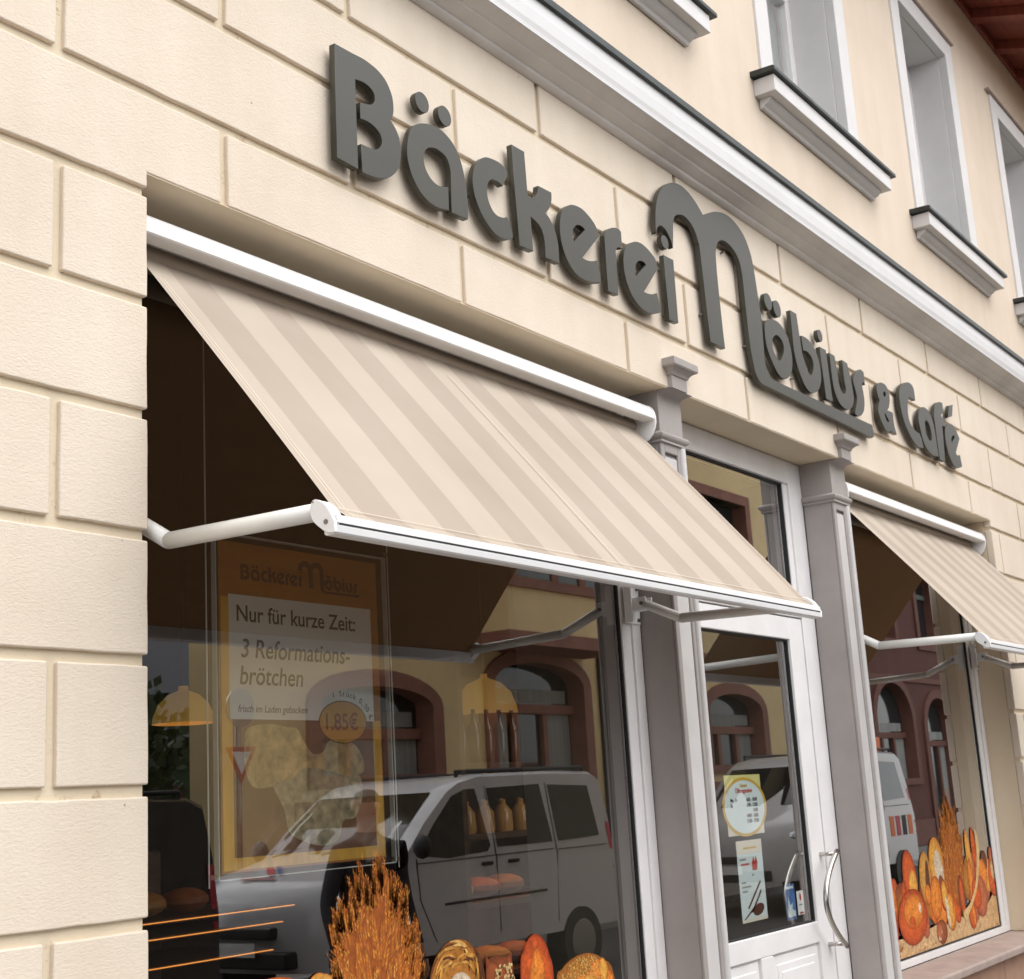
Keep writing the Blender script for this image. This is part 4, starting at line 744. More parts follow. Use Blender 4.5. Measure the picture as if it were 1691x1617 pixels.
decal('long_roll', [[(1.955, .6), (1.955, .98), (1.975, 1.06), (2.01, 1.10), (2.045, 1.06), (2.055, .98), (2.05, .6)]], 'orange', st)
decal('seed_bun', [[(2.13, .6), (2.125, .95), (2.17, 1.0), (2.25, 1.03), (2.36, 1.035), (2.46, 1.0), (2.53, .93), (2.54, .6)]], 'gold2', st)
gs = MB()
for k in range(420):
    x, z = rd.uniform(2.14, 2.44), rd.uniform(.86, 1.025)
    if z > 1.03 - abs(x - 2.32) ** 2 * 2.2: continue
    gs.add([(px, SY - .0045, pz) for px, pz in ell(x, z, .0030, .0042, rd.uniform(0, 3), 6)], [tuple(range(6))[::-1]])
gs.build('seeds', PR['gold3'], st)
for cx, cz, rx, rz, tl, m in ((2.40, .965, .055, .035, .5, 'orange'), (2.46, .955, .03, .055, .3, 'yellow'), (2.28, .93, .06, .03, .3, 'orange'), (2.36, .925, .05, .03, -.3, 'yellow'), (2.50, .91, .025, .05, .2, 'orange')): decal('pastry', [ell(cx, cz, rx, rz, tl)], m, st)
for cx, cz, rx, rz, m in ((.66, 1.10, .14, .062, 'orange'), (.60, 1.09, .08, .05, 'yellow'), (.855, 1.10, .05, .052, 'yellow'), (.885, 1.095, .04, .05, 'gold')): decal('bun', [ell(cx, cz, rx, rz)], m, st)
# second sticker, whole still life on a floured board
_lay[0] = 0
s2 = thing('window_sticker', 'printed sticker of bread and wheat on a floured board in the far window', 'sticker', (6.5, SY, .6), 'bread stickers on the shop windows')
decal('floured_board', [[(5.2, .622), (7.462, .622), (7.462, .70), (7.45, .86), (7.36, .82), (7.1, .74), (6.8, .76), (6.5, .73), (6.2, .75), (5.9, .72), (5.6, .73), (5.2, .74)]], 'flour', s2)
SH2 = [(6.47, .95), (6.44, 1.12), (6.50, 1.26), (6.53, 1.38), (6.58, 1.36), (6.62, 1.46), (6.66, 1.42), (6.70, 1.49), (6.74, 1.40), (6.79, 1.38), (6.83, 1.28), (6.88, 1.22), (6.87, 1.05), (6.80, .92), (6.6, .86)]
wheat('wheat_sheaf', s2, SH2, 95, 9, .034, (6.62, .7))
decal('stalks', [[(6.5, .92), (6.78, .96), (6.7, .80), (6.62, .74), (6.55, .80)]], 'dark', s2)
rb2 = random.Random(21)
for k in range(26):
    u_ = k / 25; decal('background_loaf', [ell(5.45 + 2.0 * u_ + rb2.uniform(-.05, .05), .92 + rb2.uniform(-.12, .10), rb2.uniform(.07, .12), rb2.uniform(.09, .15), rb2.uniform(-.4, .4))], rb2.choice(('orange', 'red', 'gold2', 'brown', 'yellow', 'pink', 'red')), s2)
for nm, e, m in (('loaf', ell(5.50, .93, .13, .16), 'orange'), ('loaf', ell(5.48, .80, .13, .13), 'red'), ('loaf', ell(5.88, 1.05, .11, .16, .15), 'red'), ('loaf', ell(5.92, 1.0, .07, .09), 'yellow'), ('split_loaf', ell(6.14, 1.03, .10, .15, -.1), 'gold'), ('split_loaf', ell(6.17, 1.0, .035, .13, -.1), 'dark'),
    ('ring_loaf', ell(6.36, 1.09, .13, .165, .1), 'yellow'), ('ring_loaf', ell(6.39, 1.05, .075, .13, .1), 'cream'), ('ring_loaf', ell(6.42, .95, .05, .08, .5), 'brown'), ('half_bread', ell(6.28, .9, .10, .13, -.3), 'orange'), ('half_bread', ell(6.44, .90, .05, .09, .1), 'yellow'),
    ('stick_bread', ell(6.98, 1.10, .05, .17, .05), 'yellow'), ('stick_bread', ell(7.10, 1.15, .045, .13, .02), 'red'), ('stick_bread', ell(6.97, .95, .05, .14), 'orange'),
    ('twist', ell(7.46, 1.0, .06, .14, .25), 'pink'), ('twist', ell(7.43, .98, .03, .06, .2), 'flour'), ('dark_bun', ell(7.28, 1.05, .06, .07), 'dark'), ('bun', ell(7.22, .97, .09, .10), 'orange'), ('red_loaf', ell(7.13, .84, .13, .13, .3), 'pink'), ('red_loaf', ell(7.05, .86, .09, .10, .3), 'red'),
    ('small_roll', ell(6.92, .74, .07, .085, .1), 'red'), ('small_roll', ell(6.95, .74, .03, .07, .1), 'orange'), ('slices', ell(6.52, .80, .085, .115, .1), 'orange'), ('slices', ell(6.50, .80, .07, .105, .1), 'yellow'), ('slices', ell(6.46, .80, .025, .10, .1), 'cream'),
    ('stick_bread', ell(6.75, .87, .06, .13, .05), 'brown'), ('stick_bread', ell(6.76, .87, .035, .12, .05), 'red'), ('small_roll', ell(6.32, .70, .09, .07), 'brown'), ('small_roll', ell(6.28, .70, .05, .055), 'pink'),
    ('round_loaf', ell(5.86, .83, .24, .155, .06), 'red'), ('round_loaf', ell(5.88, .86, .17, .10, .06), 'orange'), ('round_loaf', ell(5.84, .80, .05, .035), 'red'), ('round_loaf', ell(5.98, .87, .02, .03), 'pale'), ('round_loaf', ell(6.15, .93, .05, .06), 'orange')):
    decal(nm, [e], m, s2)
spoon = [(7.16, 1.26), (7.20, 1.22), (7.20, 1.1), (7.10, .93), (6.98, .83), (6.86, .76), (6.80, .72), (6.75, .74), (6.76, .78), (6.88, .81), (7.0, .88), (7.08, .97), (7.14, 1.10), (7.15, 1.2)]
_lay[0] += 1; flat_shape('wooden_spoon', [smooth_loop([(x, z, 0) for x, z in spoon])], SY - .00006 * _lay[0], .00005, PR['seed'], s2)
for k in range(26):
    x, z = rd.uniform(5.3, 7.4), rd.uniform(.63, .71); decal('crumb', [ell(x, z, rd.uniform(.006, .02), rd.uniform(.003, .008), rd.uniform(0, 1), 8)], rd.choice(('brown', 'gold2', 'cream')), s2)
# ---- notices on the door pane
DY = .2655
M['nblue'] = mat('notice_pale_blue', (.60, .70, .70), .5)
M['ngold'] = mat('notice_gold_ring', (.55, .36, .05), .45)
M['ngreen'] = mat('notice_yellow_green', (.62, .60, .24), .5)
M['ncream'] = mat('notice_cream', (.66, .63, .52), .5)
M['nred'] = mat('notice_red', (.45, .05, .04), .5)
M['ndeep'] = mat('notice_blue', (.09, .20, .46), .5, var=.4, vscale=12)
t = thing('opening_hours_notice', 'pale notice with a gold oval frame and opening times on the glass door', 'notice', (3.85, DY, 1.4), 'paper notices on the glass door')
MB().box(3.655, 4.04, DY, DY + .0004, 1.40, 1.68).build('paper', M['ncream'], t); MB().box(3.655, 4.04, DY - .0006, DY - .0002, 1.625, 1.68).build('top_band', M['ngreen'], t)
flat_shape('ring', [ell(3.85, 1.53, .235, .138), ell(3.85, 1.53, .213, .124)], DY - .0016, .0006, M['ngold'], t); flat_shape('oval', [ell(3.85, 1.53, .213, .124)], DY - .0014, .0006, M['nblue'], t)
text('title', 'Unsere', 3.85, DY - .002, 1.622, .026, M['ngold'], t, align='CENTER', bold=.0006)
text('title', 'Öffnungszeiten', 3.85, DY - .002, 1.596, .030, M['nred'], t, align='CENTER', bold=.0006)
for k, (a, b) in enumerate((('Mo - Fr', '6:00 - 18:00'), ('Sa', '6:00 - 12:00'), ('', '13:00'), ('', '14:00 - 18:00'), ('', '13:00 - 17:00'))):
    text('times', a, 3.70, DY - .002, 1.555 - .025 * k, .024, M['ink'], t, bold=.0005); text('times', b, 3.985, DY - .002, 1.555 - .025 * k, .024, M['ink'], t, bold=.0005, align='RIGHT')
t = thing('long_notice', 'tall narrow pale notice with slanted writing below the oval notice on the door', 'notice', (3.86, DY, 1.0), 'paper notices on the glass door')
MB().box(3.72, 3.99, DY, DY + .0004, 1.005, 1.375).build('paper', M['nblue'], t); MB().box(3.72, 3.99, DY - .0006, DY - .0002, 1.315, 1.375).build('top_band', M['ncream'], t)
M['ngrey'] = mat('notice_grey_ink', (.25, .27, .26), .5)
for z, x0, x1, m in ((1.285, 3.745, 3.81, 'ngrey'), (1.262, 3.75, 3.84, 'nred'), (1.335, 3.79, 3.93, 'ngold'), (1.18, 3.745, 3.79, 'ngrey'), (1.16, 3.745, 3.84, 'ngrey'), (1.14, 3.745, 3.80, 'ngrey'), (1.21, 3.86, 3.88, 'ngrey')): MB().box(x0, x1, DY - .0009, DY - .0004, z, z + .008).build('line', M[m], t)
flat_shape('cup_picture', [[(3.87, 1.235), (3.92, 1.235), (3.93, 1.27), (3.915, 1.30), (3.90, 1.27), (3.89, 1.30), (3.87, 1.27)]], DY - .001, .0005, M['nred'], t)
for o_ in (0, .035): flat_shape('slanted_writing', [[(3.79 + o_, 1.07 - o_ * .6), (3.80 + o_, 1.064 - o_ * .6), (3.945, 1.175 - o_ * 1.2), (3.94, 1.187 - o_ * 1.2)]], DY - .001, .0005, M['inkr'], t)
flat_shape('pretzel_picture', [ell(3.90, 1.055, .06, .026, .15)], DY - .001, .0005, M['inkr'], t); flat_shape('stalk_picture', [[(3.74, 1.02), (3.75, 1.018), (3.86, 1.062), (3.85, 1.07)]], DY - .001, .0005, M['inkr'], t)
MB().box(3.72, 3.99, DY - .0006, DY - .0002, 1.005, 1.02).build('bottom_band', M['ncream'], t)
t = thing('blue_sticker', 'small blue and white sticker low on the door near the handle', 'sticker', (4.26, DY, .97))
MB().box(4.205, 4.315, DY, DY + .0004, .97, 1.14).build('paper', M['ndeep'], t); flat_shape('white_swoosh', [[(4.215, .985), (4.305, .985), (4.305, 1.01), (4.27, 1.02), (4.28, 1.05), (4.25, 1.04), (4.235, 1.08), (4.225, 1.03)]], DY - .001, .0005, M['nblue'], t); MB().box(4.215, 4.30, DY - .001, DY - .0004, 1.118, 1.13).build('line', M['nblue'], t)
t = thing('white_sticker', 'small white sticker with a red flame mark beside the blue one on the door', 'sticker', (4.37, DY, .985))
MB().box(4.335, 4.415, DY, DY + .0004, .985, 1.10).build('paper', M['pwhite'], t); flat_shape('flame', [ell(4.375, 1.07, .010, .018)], DY - .001, .0005, M['nred'], t); MB().box(4.355, 4.395, DY - .001, DY - .0004, 1.03, 1.036).build('line', M['ngrey'], t)
MB().box(4.355, 4.40, DY - .001, DY - .0004, .99, .998).build('line', M['nred'], t)
# ================================================================== across the street (seen mirrored in the panes)
M['ocream'] = mat('ochre_house_render', (.82, .63, .34), .85, var=.12, vscale=1.5)
M['osand'] = mat('red_sandstone_trim', (.30, .135, .095), .8, var=.25, vscale=4)
M['osand2'] = mat('dark_red_stone_trim', (.16, .06, .042), .8, var=.25, vscale=4)
M['ored'] = mat('red_stone_house', (.11, .034, .024), .85, var=.25, vscale=2)
M['opane'] = mat('dark_house_pane', (.022, .028, .03), .08)
M['ocurt'] = mat('house_net_curtain', (.34, .35, .33), .9, var=.35, vscale=2, stretch=(8, 1, .3))
M['oframe'] = mat('green_grey_window_frame', (.10, .13, .11), .6)
def arch(cx, hw, z0, zs, ztop, n=14):
    return [(cx - hw, z0), (cx + hw, z0), (cx + hw, zs)] + [(cx + hw * math.cos(math.pi * k / n), zs + (ztop - zs) * math.sin(math.pi * k / n)) for k in range(1, n)] + [(cx - hw, zs)]
def rect(cx, hw, z0, z1): return [(cx - hw, z0), (cx + hw, z0), (cx + hw, z1), (cx - hw, z1)]
def house(nm, label, x0, x1, yf, h, wall, trim, arches, rects, roofm):
    t = thing(nm, label, 'house', ((x0 + x1) / 2, yf - 4, 0))
    holes = [arch(c, hw, a, s, b) for c, hw, a, s, b in arches] + [rect(*r) for r in rects]
    flat_shape('wall', [[(x0, 0), (x1, 0), (x1, h), (x0, h)]] + holes, yf - .35, .35, wall, t)
    MB().prism([(x0 + .4, yf - .36), (x1, yf - .36), (x1, yf - 8), (x0 + 9, yf - 8)], 'z', 0, h - .1).build('inner_block', M['opane'], t)
    MB().prism([(x0 + .0, yf - .351), (x0 + .39, yf - .351), (x0 + 8.99, yf - 8), (x0 + 8.6, yf - 8)], 'z', 0, h).build('side_wall', wall, t)
    for c, hw, a, s, b in arches:
        f = flat_shape('window', [arch(c, hw + .22, a - .15, s, b + .22), arch(c, hw - .01, a, s, b)], yf - .3, .36, trim, t)
        g = MB()
        for xx in (c - hw * .33, c + hw * .33): g.box(xx - .06, xx + .06, yf - .28, yf - .18, a, s - .35)
        g.box(c - hw, c + hw, yf - .28, yf - .16, s - .42, s - .28); g.build('mullion', trim, f)
        MB().quad((c + hw, yf - .25, a), (c - hw, yf - .25, a), (c - hw, yf - .25, b), (c + hw, yf - .25, b)).build('pane', M['opane'], f)
        q = MB(); q.box(c - hw + .05, c - hw * .45, yf - .249, yf - .24, a, s - .4); q.box(c + hw * .4, c + hw - .05, yf - .249, yf - .24, a, s - .4); q.box(c - hw * .9, c + hw * .9, yf - .249, yf - .24, s - .25, s - .05); q.build('curtain', M['ocurt'], f)
    for c, hw, a, b in rects:
        f = flat_shape('window', [rect(c, hw + .2, a - .18, b + .2), rect(c, hw - .01, a, b)], yf - .3, .35, trim, t)
        g = MB(); g.box(c - .05, c + .05, yf - .28, yf - .2, a, b); g.box(c - hw, c + hw, yf - .28, yf - .2, a + (b - a) * .62, a + (b - a) * .68); g.build('mullion', M['oframe'], f)
        MB().quad((c + hw, yf - .25, a), (c - hw, yf - .25, a), (c - hw, yf - .25, b), (c + hw, yf - .25, b)).build('pane', M['opane'], f)
    q = MB()
    for k in range(1, int(h / 3)): q.box(x0 + .05, x1, yf - .002, yf + .05, 3 * k + .95, 3 * k + 1.08)
    q.box(x0 + .02, x1, yf, yf + .035, .0, .6)
    if h > 5: q.build('string_course', trim, t, bevel=.01)
    MB().prism([(yf + .35, h - .1), (yf + .35, h + .05), (yf - 4, h + 3.4), (yf - 8.3, h + .05), (yf - 8.3, h - .1)], 'x', x0 + (4.5 if x1 - x0 > 8 else 0), x1 + .2).build('roof', roofm, t)
    return t
YH = -8.7
F_ = 1.111; fx = lambda x: -2.405 + (x + 2.405) * F_; fz = lambda z: max(0, 1.62 + (z - 1.62) * F_)
ho = house('opposite_house', 'ochre house across the street with red sandstone arched windows, mirrored in the left shop window', fx(7.62), fx(22.2), YH, 8.8, M['ocream'], M['osand'],
           [(fx(c), hw * F_, fz(a), fz(s), fz(b)) for c, hw, a, s, b in ((10.2, 1.0, 2.0, 2.80, 3.02), (13.58, 1.08, 1.9, 3.15, 3.44), (16.6, 1.0, 2.0, 2.9, 3.18), (19.5, 1.0, 2.0, 2.9, 3.18))], [(fx(c), hw * F_, fz(a), fz(b)) for c, hw, a, b in ((10.0, .6, 4.7, 6.4), (16.6, .6, 4.7, 6.4), (19.6, 1.0, 4.7, 6.6))], M['tile'])
b = MB(); b.box(fx(11.95), fx(14.75), YH, YH + .8, fz(3.72), fz(6.9)); bay = b.build('bay', M['ocream'], ho)
f = MB(); f.box(fx(11.9), fx(14.8), YH + .0, YH + .85, fz(4.28), fz(4.40)); f.box(fx(11.92), fx(14.78), YH, YH + .83, fz(3.55), fz(3.72))
for x in (12.0, 12.95, 13.62, 14.55): f.box(fx(x), fx(x + .15), YH + .77, YH + .84, fz(4.4), fz(6.6))
f.build('bay_trim', M['osand'], bay)
p = MB()
for x0, x1 in ((12.15, 12.95), (13.1, 13.62), (13.77, 14.55)): p.box(fx(x0), fx(x1), YH + .79, YH + .815, fz(4.42), fz(6.5))
p.build('bay_pane', M['opane'], bay)
pl = MB()
for x0, x1 in ((8.8, 11.6), (12.3, 14.86), (15.4, 17.8), (18.3, 20.7)):
    pl.box(fx(x0), fx(x1), YH, YH + .06, 0, 1.75); 
pl.build('base_panel', M['osand'], ho)
lp = MB(); lp.tube([(fx(15.15), YH + .04, 0), (fx(15.15), YH + .04, 8)], .05, 8); lp.build('downpipe', M['flash'], ho)
house('red_stone_house', 'dark red sandstone house across the street, mirrored in the far shop window', 25.2, 58, YH - .3, 10, M['ored'], M['osand2'],
      [(27.5, 1.2, 1.6, 3.0, 3.9), (31, 1.2, 1.6, 3.0, 3.9), (34.2, 1.0, .3, 2.8, 3.6), (37.5, 1.2, 1.6, 3.0, 3.9), (42, 1.2, 1.6, 3.0, 3.9)], [(27.5, .7, 5, 7), (31, .7, 5, 7), (34.2, .7, 5, 7), (37.5, .7, 5, 7), (42, .7, 5, 7)], M['tile'])
M['oyel'] = mat('yellow_house_render', (.50, .42, .16), .85); M['ogrn'] = mat('green_house_render', (.17, .27, .17), .85); M['ogry'] = mat('grey_slate', (.10, .10, .11), .7)
house('yellow_house', 'small yellow house far down the street behind the traffic sign', 15.0, 18.2, -21, 3.0, M['oyel'], M['osand'], [], [(16.2, .4, .9, 2.2), (17.3, .4, .9, 2.2)], M['ogry'])
house('green_house', 'small green house far down the street beside the yellow one', 18.6, 25, -22, 3.4, M['ogrn'], M['osand'], [], [(19.6, .4, .9, 2.2), (21, .4, .9, 2.2), (23, .4, .9, 2.2)], M['ogry'])
house('grey_house', 'grey house along the street behind the camera', -14, -1.5, -13, 6.5, M['ogry'], M['osand'], [], [(-12, .5, 2, 3.4), (-9, .5, 2, 3.4), (-6, .5, 2, 3.4), (-3, .5, 2, 3.4)], M['tile'])
hl = MB(); rdh = random.Random(2); n = 40; vs = []; fs = []
for i in range(n + 1):
    for j in range(6):
        x = -60 + 260 * i / n; y = -70 - 30 * j; vs.append((x, y, -.2 if j == 0 else (6 + 3 * math.sin(i * .5) + 2 * math.sin(i * 1.3 + j)) * min(1, j / 2)))
for i in range(n):
    for j in range(5): fs.append((i * 6 + j, i * 6 + j + 1, i * 6 + 7 + j, i * 6 + 6 + j))
hl.add(vs, fs); M['hill'] = mat('wooded_hill', (.045, .06, .035), .9, var=.4, vscale=.3); hl.build('hill', M['hill'], None, smooth=True, kind='structure')
M['leaf'] = mat('dark_foliage', (.045, .075, .03), .7, var=.5, vscale=3); M['bark'] = mat('tree_bark', (.09, .065, .045), .9, var=.3, vscale=9)
def tree(x, y, h, seed, label):
    t = thing('street_tree', label, 'tree', (x, y, -.1), 'trees down the street'); r = random.Random(seed)
    k = MB(); k.tube([(x, y, -.14), (x + .05, y, h * .35), (x - .05, y + .05, h * .6)], [.16, .11, .06], 8)
    for q in range(5): a = r.uniform(0, 6.3); k.tube([(x, y, h * .4), (x + h * .2 * math.cos(a), y + h * .2 * math.sin(a), h * (.6 + .05 * q))], [.06, .02], 6)
    k.build('trunk', M['bark'], t, smooth=True); c = MB(); cl = [(x + r.gauss(0, h * .14), y + r.gauss(0, h * .14), h * r.uniform(.45, .95)) for _ in range(16)]
    for _ in range(1500):
        b = r.choice(cl); p = Vector(b) + Vector((r.gauss(0, 1), r.gauss(0, 1), r.gauss(0, .8))) * h * .065; u = Vector((r.gauss(0, 1), r.gauss(0, 1), r.gauss(0, 1))).normalized() * h * .028; v = u.orthogonal().normalized() * h * .02; c.quad(p - u, p + v, p + u, p - v)
    c.build('crown', M['leaf'], t)
tree(11.0, -13.5, 3.6, 1, 'dark green tree in front of the yellow house down the street'); tree(15.2, -18, 3.8, 2, 'dark green tree at the corner of the green house')
# ---- vehicles
M['vwhite'] = mat('white_van_paint', (.52, .52, .535), .12); M['vglass'] = mat('dark_van_glass', (.006, .007, .008), .06); M['vblack'] = mat('black_car_paint', (.012, .012, .014), .15); M['chrome'] = mat('headlight_chrome', (.65, .66, .68), .12, .9); M['vred'] = mat('van_red_stripe', (.50, .02, .05), .4); M['vblue'] = mat('van_blue_stripe', (.04, .08, .30), .4); M['vor'] = mat('orange_roof_box', (.75, .16, .02), .5)
def van(nm, label, x, yc, yaw, paint, h=1.9, L=4.8, deco=None):
    t = thing(nm, label, 'van', (0, 0, 0)); prof = [(.02, .32), (0, .55), (.02, .78), (.10, .97), (.28, 1.07), (.95, 1.20), (1.30, 1.47), (1.72, 1.76), (1.95, 1.85), (2.3, 1.9), (3.6, 1.91), (L - .25, 1.89), (L - .08, 1.82), (L - .02, 1.4), (L, .95), (L, .32)]
    prof = [(a, z * h / 1.9) for a, z in prof]
    def sh(s): return .34 * abs(s) ** 3.2
    def S(a, z, s): return (sh(s) * (1 - a / L) + a * (1 - .05 * abs(s) ** 4), .95 * s * (1 - .13 * max(0, (z - 1.05) / .85)), z)
    sl_ = [-1, -.93, -.75, -.4, 0, .4, .75, .93, 1]; m = MB(); vs = []; fs = []; n = len(prof)
    for s in sl_:
        for a, z in prof: vs.append(S(a, z - (.03 if abs(s) == 1 and z > 1.7 else 0), s))
    for i in range(len(sl_) - 1):
        for j in range(n): fs.append((i * n + j, i * n + (j + 1) % n, (i + 1) * n + (j + 1) % n, (i + 1) * n + j))
    fs += [tuple(range(n)), tuple((len(sl_) - 1) * n + j for j in range(n))[::-1]]
    m.add(vs, fs); body = m.build('body', paint, t, smooth=True, fix=True)
    k = h / 1.9
    for s in (-1, 1):
        for poly in ([(1.12, 1.19), (1.45, 1.46), (1.80, 1.70), (2.05, 1.76), (2.22, 1.76), (2.34, 1.22), (2.28, 1.17), (1.6, 1.14)], [(2.46, 1.20), (2.42, 1.76), (3.42, 1.78), (3.5, 1.2)], [(3.62, 1.2), (3.58, 1.77), (L - .35, 1.74), (L - .28, 1.22)]):
            q = MB(); pts = []
            for a, z in poly: p = S(a, z * k, s); pts.append((p[0], p[1] + .004 * s, p[2]))
            q.quad(*(pts if s < 0 else pts[::-1])); q.build('side_window', M['vglass'], t)
        q = MB(); p0 = [S(a, z, s) for a, z in ((.06, .66 * k), (.30, .70 * k), (.62, 1.0 * k), (.22, 1.0 * k))]; q.quad(*[(p[0] - .012, p[1] + .012 * s, p[2]) for p in (p0 if s < 0 else p0[::-1])]); q.build('lamp_surround', M['black'], t); q = MB(); hp = S(.20, .86 * k, .86 * s); q.ball((hp[0] + .06, hp[1], hp[2]), 1, 16, (.17, .17, .105)); q.build('headlight', M['chrome'], t, smooth=True)
        q = MB(); p = S(1.05, 1.27 * k, s); q.ball((p[0], p[1] + .13 * s, p[2]), .1, 10, (.7, 1.0, 1.1)); q.build('mirror', M['black'] if paint is M['vwhite'] else paint, t, smooth=True)
        for a in (.82, L - .95):
            w_ = MB(); w_.tube([(a, s * .97, .20), (a, s * .74, .20)], .33, 28); wo = w_.build('wheel', M['black'], t); r_ = MB(); r_.tube([(a, s * .975, .20), (a, s * .9, .20)], .21, 20); r_.build('rim', M['steel'], wo)
        q = MB(); q.tube([(2.2, s * .70, 1.93 * k), (L - .4, s * .70, 1.94 * k)], .02, 8)
        for a in (2.2, 3.2, L - .4): q.tube([(a, s * .70, 1.87 * k), (a, s * .70, 1.94 * k)], .02, 6)
        q.build('roof_rail', M['black'], t)
    q = MB(); gp = [(1.02, 1.235), (1.30, 1.455), (1.70, 1.735)]
    for i in range(2):
        for s0, s1 in zip((-.86, -.5, 0, .5), (-.5, 0, .5, .86)):
            P = [S(gp[i][0], gp[i][1] * k, s0), S(gp[i][0], gp[i][1] * k, s1), S(gp[i + 1][0], gp[i + 1][1] * k, s1), S(gp[i + 1][0], gp[i + 1][1] * k, s0)]; q.quad(*[(p[0] - .012, p[1], p[2] + .012) for p in P])
    q.build('windscreen', M['vglass'], t)
    q = MB(); q.box(-.02, .25, -.62, .62, .36, .50); q.box(-.03, .2, -.45, .45, .60, .70); q.build('grille', M['black'], t, bevel=.02)
    for s in (-1, 1):
        for nm, ln in (('door_seam', [(1.10, 1.16), (1.12, .8), (1.35, .42)]), ('door_seam', [(2.40, 1.78), (2.42, 1.1), (2.42, .42)]), ('door_seam', [(3.54, 1.79), (3.56, 1.1), (3.50, .42)]), ('rub_strip', [(1.5, .74), (3.3, .74)]), ('slide_rail', [(3.6, 1.12), (L - .15, 1.12)]), ('shut_line', [(1.12, 1.12), (3.5, 1.13)])):
            q = MB(); q.tube([(P[0], P[1] + .001 * s, P[2]) for P in [S(a, z * k, s) for a, z in ln]], .012 if nm == 'rub_strip' else .005, 6); q.build(nm, M['black'], t)
        for a in (2.15, 2.62): q = MB(); P = S(a, 1.04 * k, s); q.box(P[0], P[0] + .16, P[1] - .005, P[1] + .012 * s + .004, P[2], P[2] + .035); q.build('door_handle', M['black'], t, bevel=.006)
        q = MB(); P = [S(a, z * k, s) for a, z in ((L - .06, .85), (L - .01, .85), (L - .02, 1.35), (L - .10, 1.35))]; q.quad(*[(p_[0], p_[1] + .004 * s, p_[2]) for p_ in (P if s < 0 else P[::-1])]); q.build('tail_light', M['vred'], t)
        q = MB(); q.ball((.16, .55 * s, .43), .06, 10, (.6, 1, 1)); q.build('fog_lamp', M['chrome'], t, smooth=True)
    q = MB(); q.box(-.045, -.028, -.26, .26, .46, .57); q.build('number_plate', M['pwhite'], t)
    q = MB(); q.tube([(1.0, -.6, 1.235), (1.2, -.05, 1.36)], .01, 6); q.tube([(1.0, .05, 1.235), (1.2, .6, 1.36)], .01, 6); q.build('wiper', M['black'], t)
    t.location = (x, yc, 0); t.rotation_euler.z = yaw; return t
v1 = van('white_van', 'white van with red and blue bonnet stripes parked across the street, mirrored in the window', 6.45, -5.95, R(2), M['vwhite'], 1.9, 4.75)
def on_hood(nm, pts, m):
    q = MB(); q.quad(*[(a, y, z) for a, y, z in pts]); o = q.build(nm, m, None); o.parent = v1
on_hood('stripe', [(.36, .02, 1.105), (.60, -.26, 1.156), (.64, -.20, 1.163), (.40, .07, 1.112)], M['vred']); on_hood('stripe', [(.41, .09, 1.115), (.65, -.18, 1.166), (.68, -.15, 1.172), (.43, .14, 1.119)], M['vblue'])
on_hood('stripe', [(.27, -.25, 1.082), (.30, -.25, 1.087), (.30, .2, 1.087), (.27, .2, 1.082)], M['vred'])
van('black_van', 'black van parked ahead of the white one across the street', 0.9, -5.95, R(0), M['vblack'], 1.8, 4.7)
v2 = van('delivery_van', 'white delivery van with an orange roof box parked before the red house', 15.6, -5.9, R(1), M['vwhite'], 2.05, 4.9)
q = MB(); q.box(3.9, 4.7, -.5, .5, 2.06, 2.30); o = q.build('roof_box', M['vor'], None, bevel=.03); o.parent = v2
for i, (a, m) in enumerate(((3.6, 'vor'), (3.85, 'vred'), (4.1, 'vblack'), (4.35, 'vor'))):
    q = MB(); q.box(a, a + .16, .945, .957, .75, 1.05); o = q.build('side_mark', M[m], None); o.parent = v2
# ---- traffic sign and passer-by
sx, sy = 7.93, -7.4
t = thing('yield_sign', 'red and white triangular give way sign on a grey post across the street', 'sign', (sx, sy, 0))
q = MB(); q.tube([(sx, sy - .03, 0), (sx, sy - .03, 2.9)], .03, 10); q.build('post', M['steel'], t)
def tri(r): return [(sx - r * .87, 2.2 + r * .5), (sx + r * .87, 2.2 + r * .5), (sx, 2.2 - r)]
flat_shape('sign_plate', [tri(.245)], sy, .012, M['nred'], t); flat_shape('sign_face', [tri(.15)], sy + .012, .004, M['pwhite'], t)
flat_shape('round_plate', [ell(sx, 2.72, .2, .2)], sy, .012, M['steel'], t)
M['coat'] = mat('dark_coat', (.018, .018, .022), .8); M['skin'] = mat('skin', (.42, .24, .17), .55); M['hair'] = mat('dark_hair', (.02, .014, .01), .7); M['jean'] = mat('dark_trousers', (.025, .03, .045), .85)
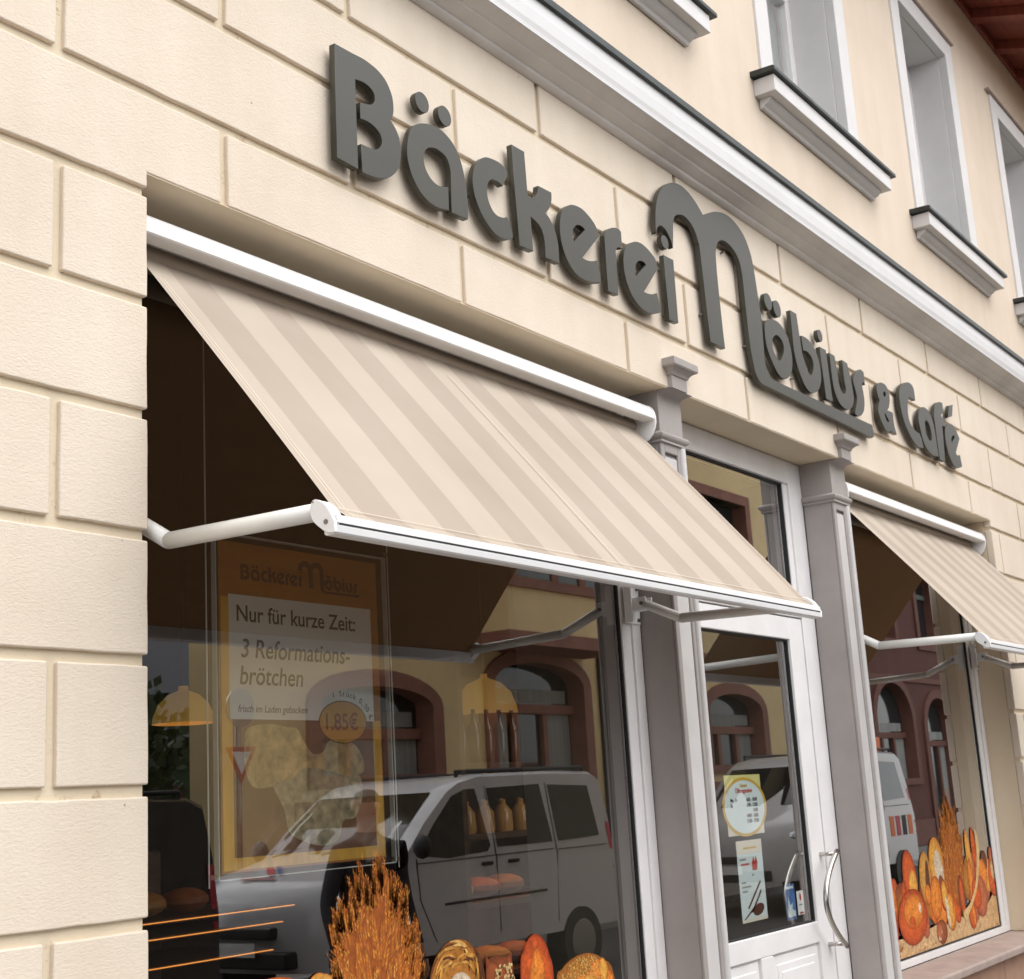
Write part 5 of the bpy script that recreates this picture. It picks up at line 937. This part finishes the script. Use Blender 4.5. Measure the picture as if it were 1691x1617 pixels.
def person(x, y, rot, label):
    J = [(0, 0, .95), (0, 0, 1.15), (0, 0, 1.38), (0, -.01, 1.48), (0, -.025, 1.56), (0, -.03, 1.66), (0, -.01, 1.74), (.10, 0, .90), (.115, .0, .50), (.12, .03, .09), (.125, -.12, .04), (-.10, 0, .90), (-.115, 0, .50), (-.12, .03, .09), (-.125, -.12, .04),
         (.17, 0, 1.40), (.245, .02, 1.12), (.25, -.10, .88), (.25, -.14, .80), (-.17, 0, 1.40), (-.245, .02, 1.12), (-.25, -.10, .88), (-.25, -.14, .80)]
    Eg = [(0, 1), (1, 2), (2, 3), (3, 4), (4, 5), (5, 6), (0, 7), (7, 8), (8, 9), (9, 10), (0, 11), (11, 12), (12, 13), (13, 14), (2, 15), (15, 16), (16, 17), (17, 18), (2, 19), (19, 20), (20, 21), (21, 22)]
    Rd = [.155, .15, .15, .062, .062, .092, .07, .095, .068, .05, .042, .095, .068, .05, .042, .075, .055, .042, .035, .075, .055, .042, .035]
    me = bpy.data.meshes.new('person'); me.from_pydata(J, Eg, []); o = bpy.data.objects.new('person', me); C.objects.link(o)
    sk = o.modifiers.new('skin', 'SKIN'); sb = o.modifiers.new('sub', 'SUBSURF'); sb.levels = 2; sb.render_levels = 2
    for v, r_ in zip(me.skin_vertices[0].data, Rd): v.radius = (r_, r_ * .82)
    me.skin_vertices[0].data[0].use_root = True
    dg = bpy.context.evaluated_depsgraph_get(); m2 = bpy.data.meshes.new_from_object(o.evaluated_get(dg)); bpy.data.objects.remove(o)
    for q in ('coat', 'jean', 'skin', 'hair', 'black'): m2.materials.append(M[q])
    for p in m2.polygons:
        c = p.center; p.use_smooth = True
        p.material_index = 3 if (c.z > 1.672 or (c.z > 1.57 and c.y > .0)) else 2 if c.z > 1.50 or (abs(c.x) > .2 and c.z < .89) else 0 if c.z > .86 else 4 if c.z < .10 else 1
    o = bpy.data.objects.new('person', m2); C.objects.link(o)
    fm = MB()
    for s in (-1, 1): fm.ball((s * .034, -.115, 1.668), .012, 8)
    fm.build('eyes', M['black'], o, smooth=True)
    nq = MB(); nq.ball((0, -.128, 1.635), .017, 8, (.8, 1, 1.5)); nq.build('nose', M['skin'], o, smooth=True)
    mq = MB(); mq.ball((0, -.113, 1.597), .022, 8, (1, .3, .25)); mq.build('mouth', M['nred'], o, smooth=True)
    for s in (-1, 1):
        e_ = MB(); e_.ball((s * .088, -.02, 1.65), .026, 8, (.4, .8, 1.2)); e_.build('ear', M['skin'], o, smooth=True)
        hd = MB()
        for k in range(4): bx_ = s * .25 + (k - 1.5) * .017; hd.tube([(bx_, -.145, .80), (bx_, -.155, .745 - .006 * (k in (1, 2))), (bx_, -.145, .705 - .008 * (k in (1, 2)))], [.009, .0085, .006], 7)
        hd.tube([(s * .225, -.15, .81), (s * .205, -.175, .775), (s * .205, -.18, .745)], [.011, .010, .007], 7)
        hd.build('fingers', M['skin'], o, smooth=True)
    o.location = (x, y, 0); o.rotation_euler.z = rot
    return tag(o, label, 'person')
person(3.72, -2.05, R(200), 'person in a dark coat standing at the kerb, mirrored in the poster window')
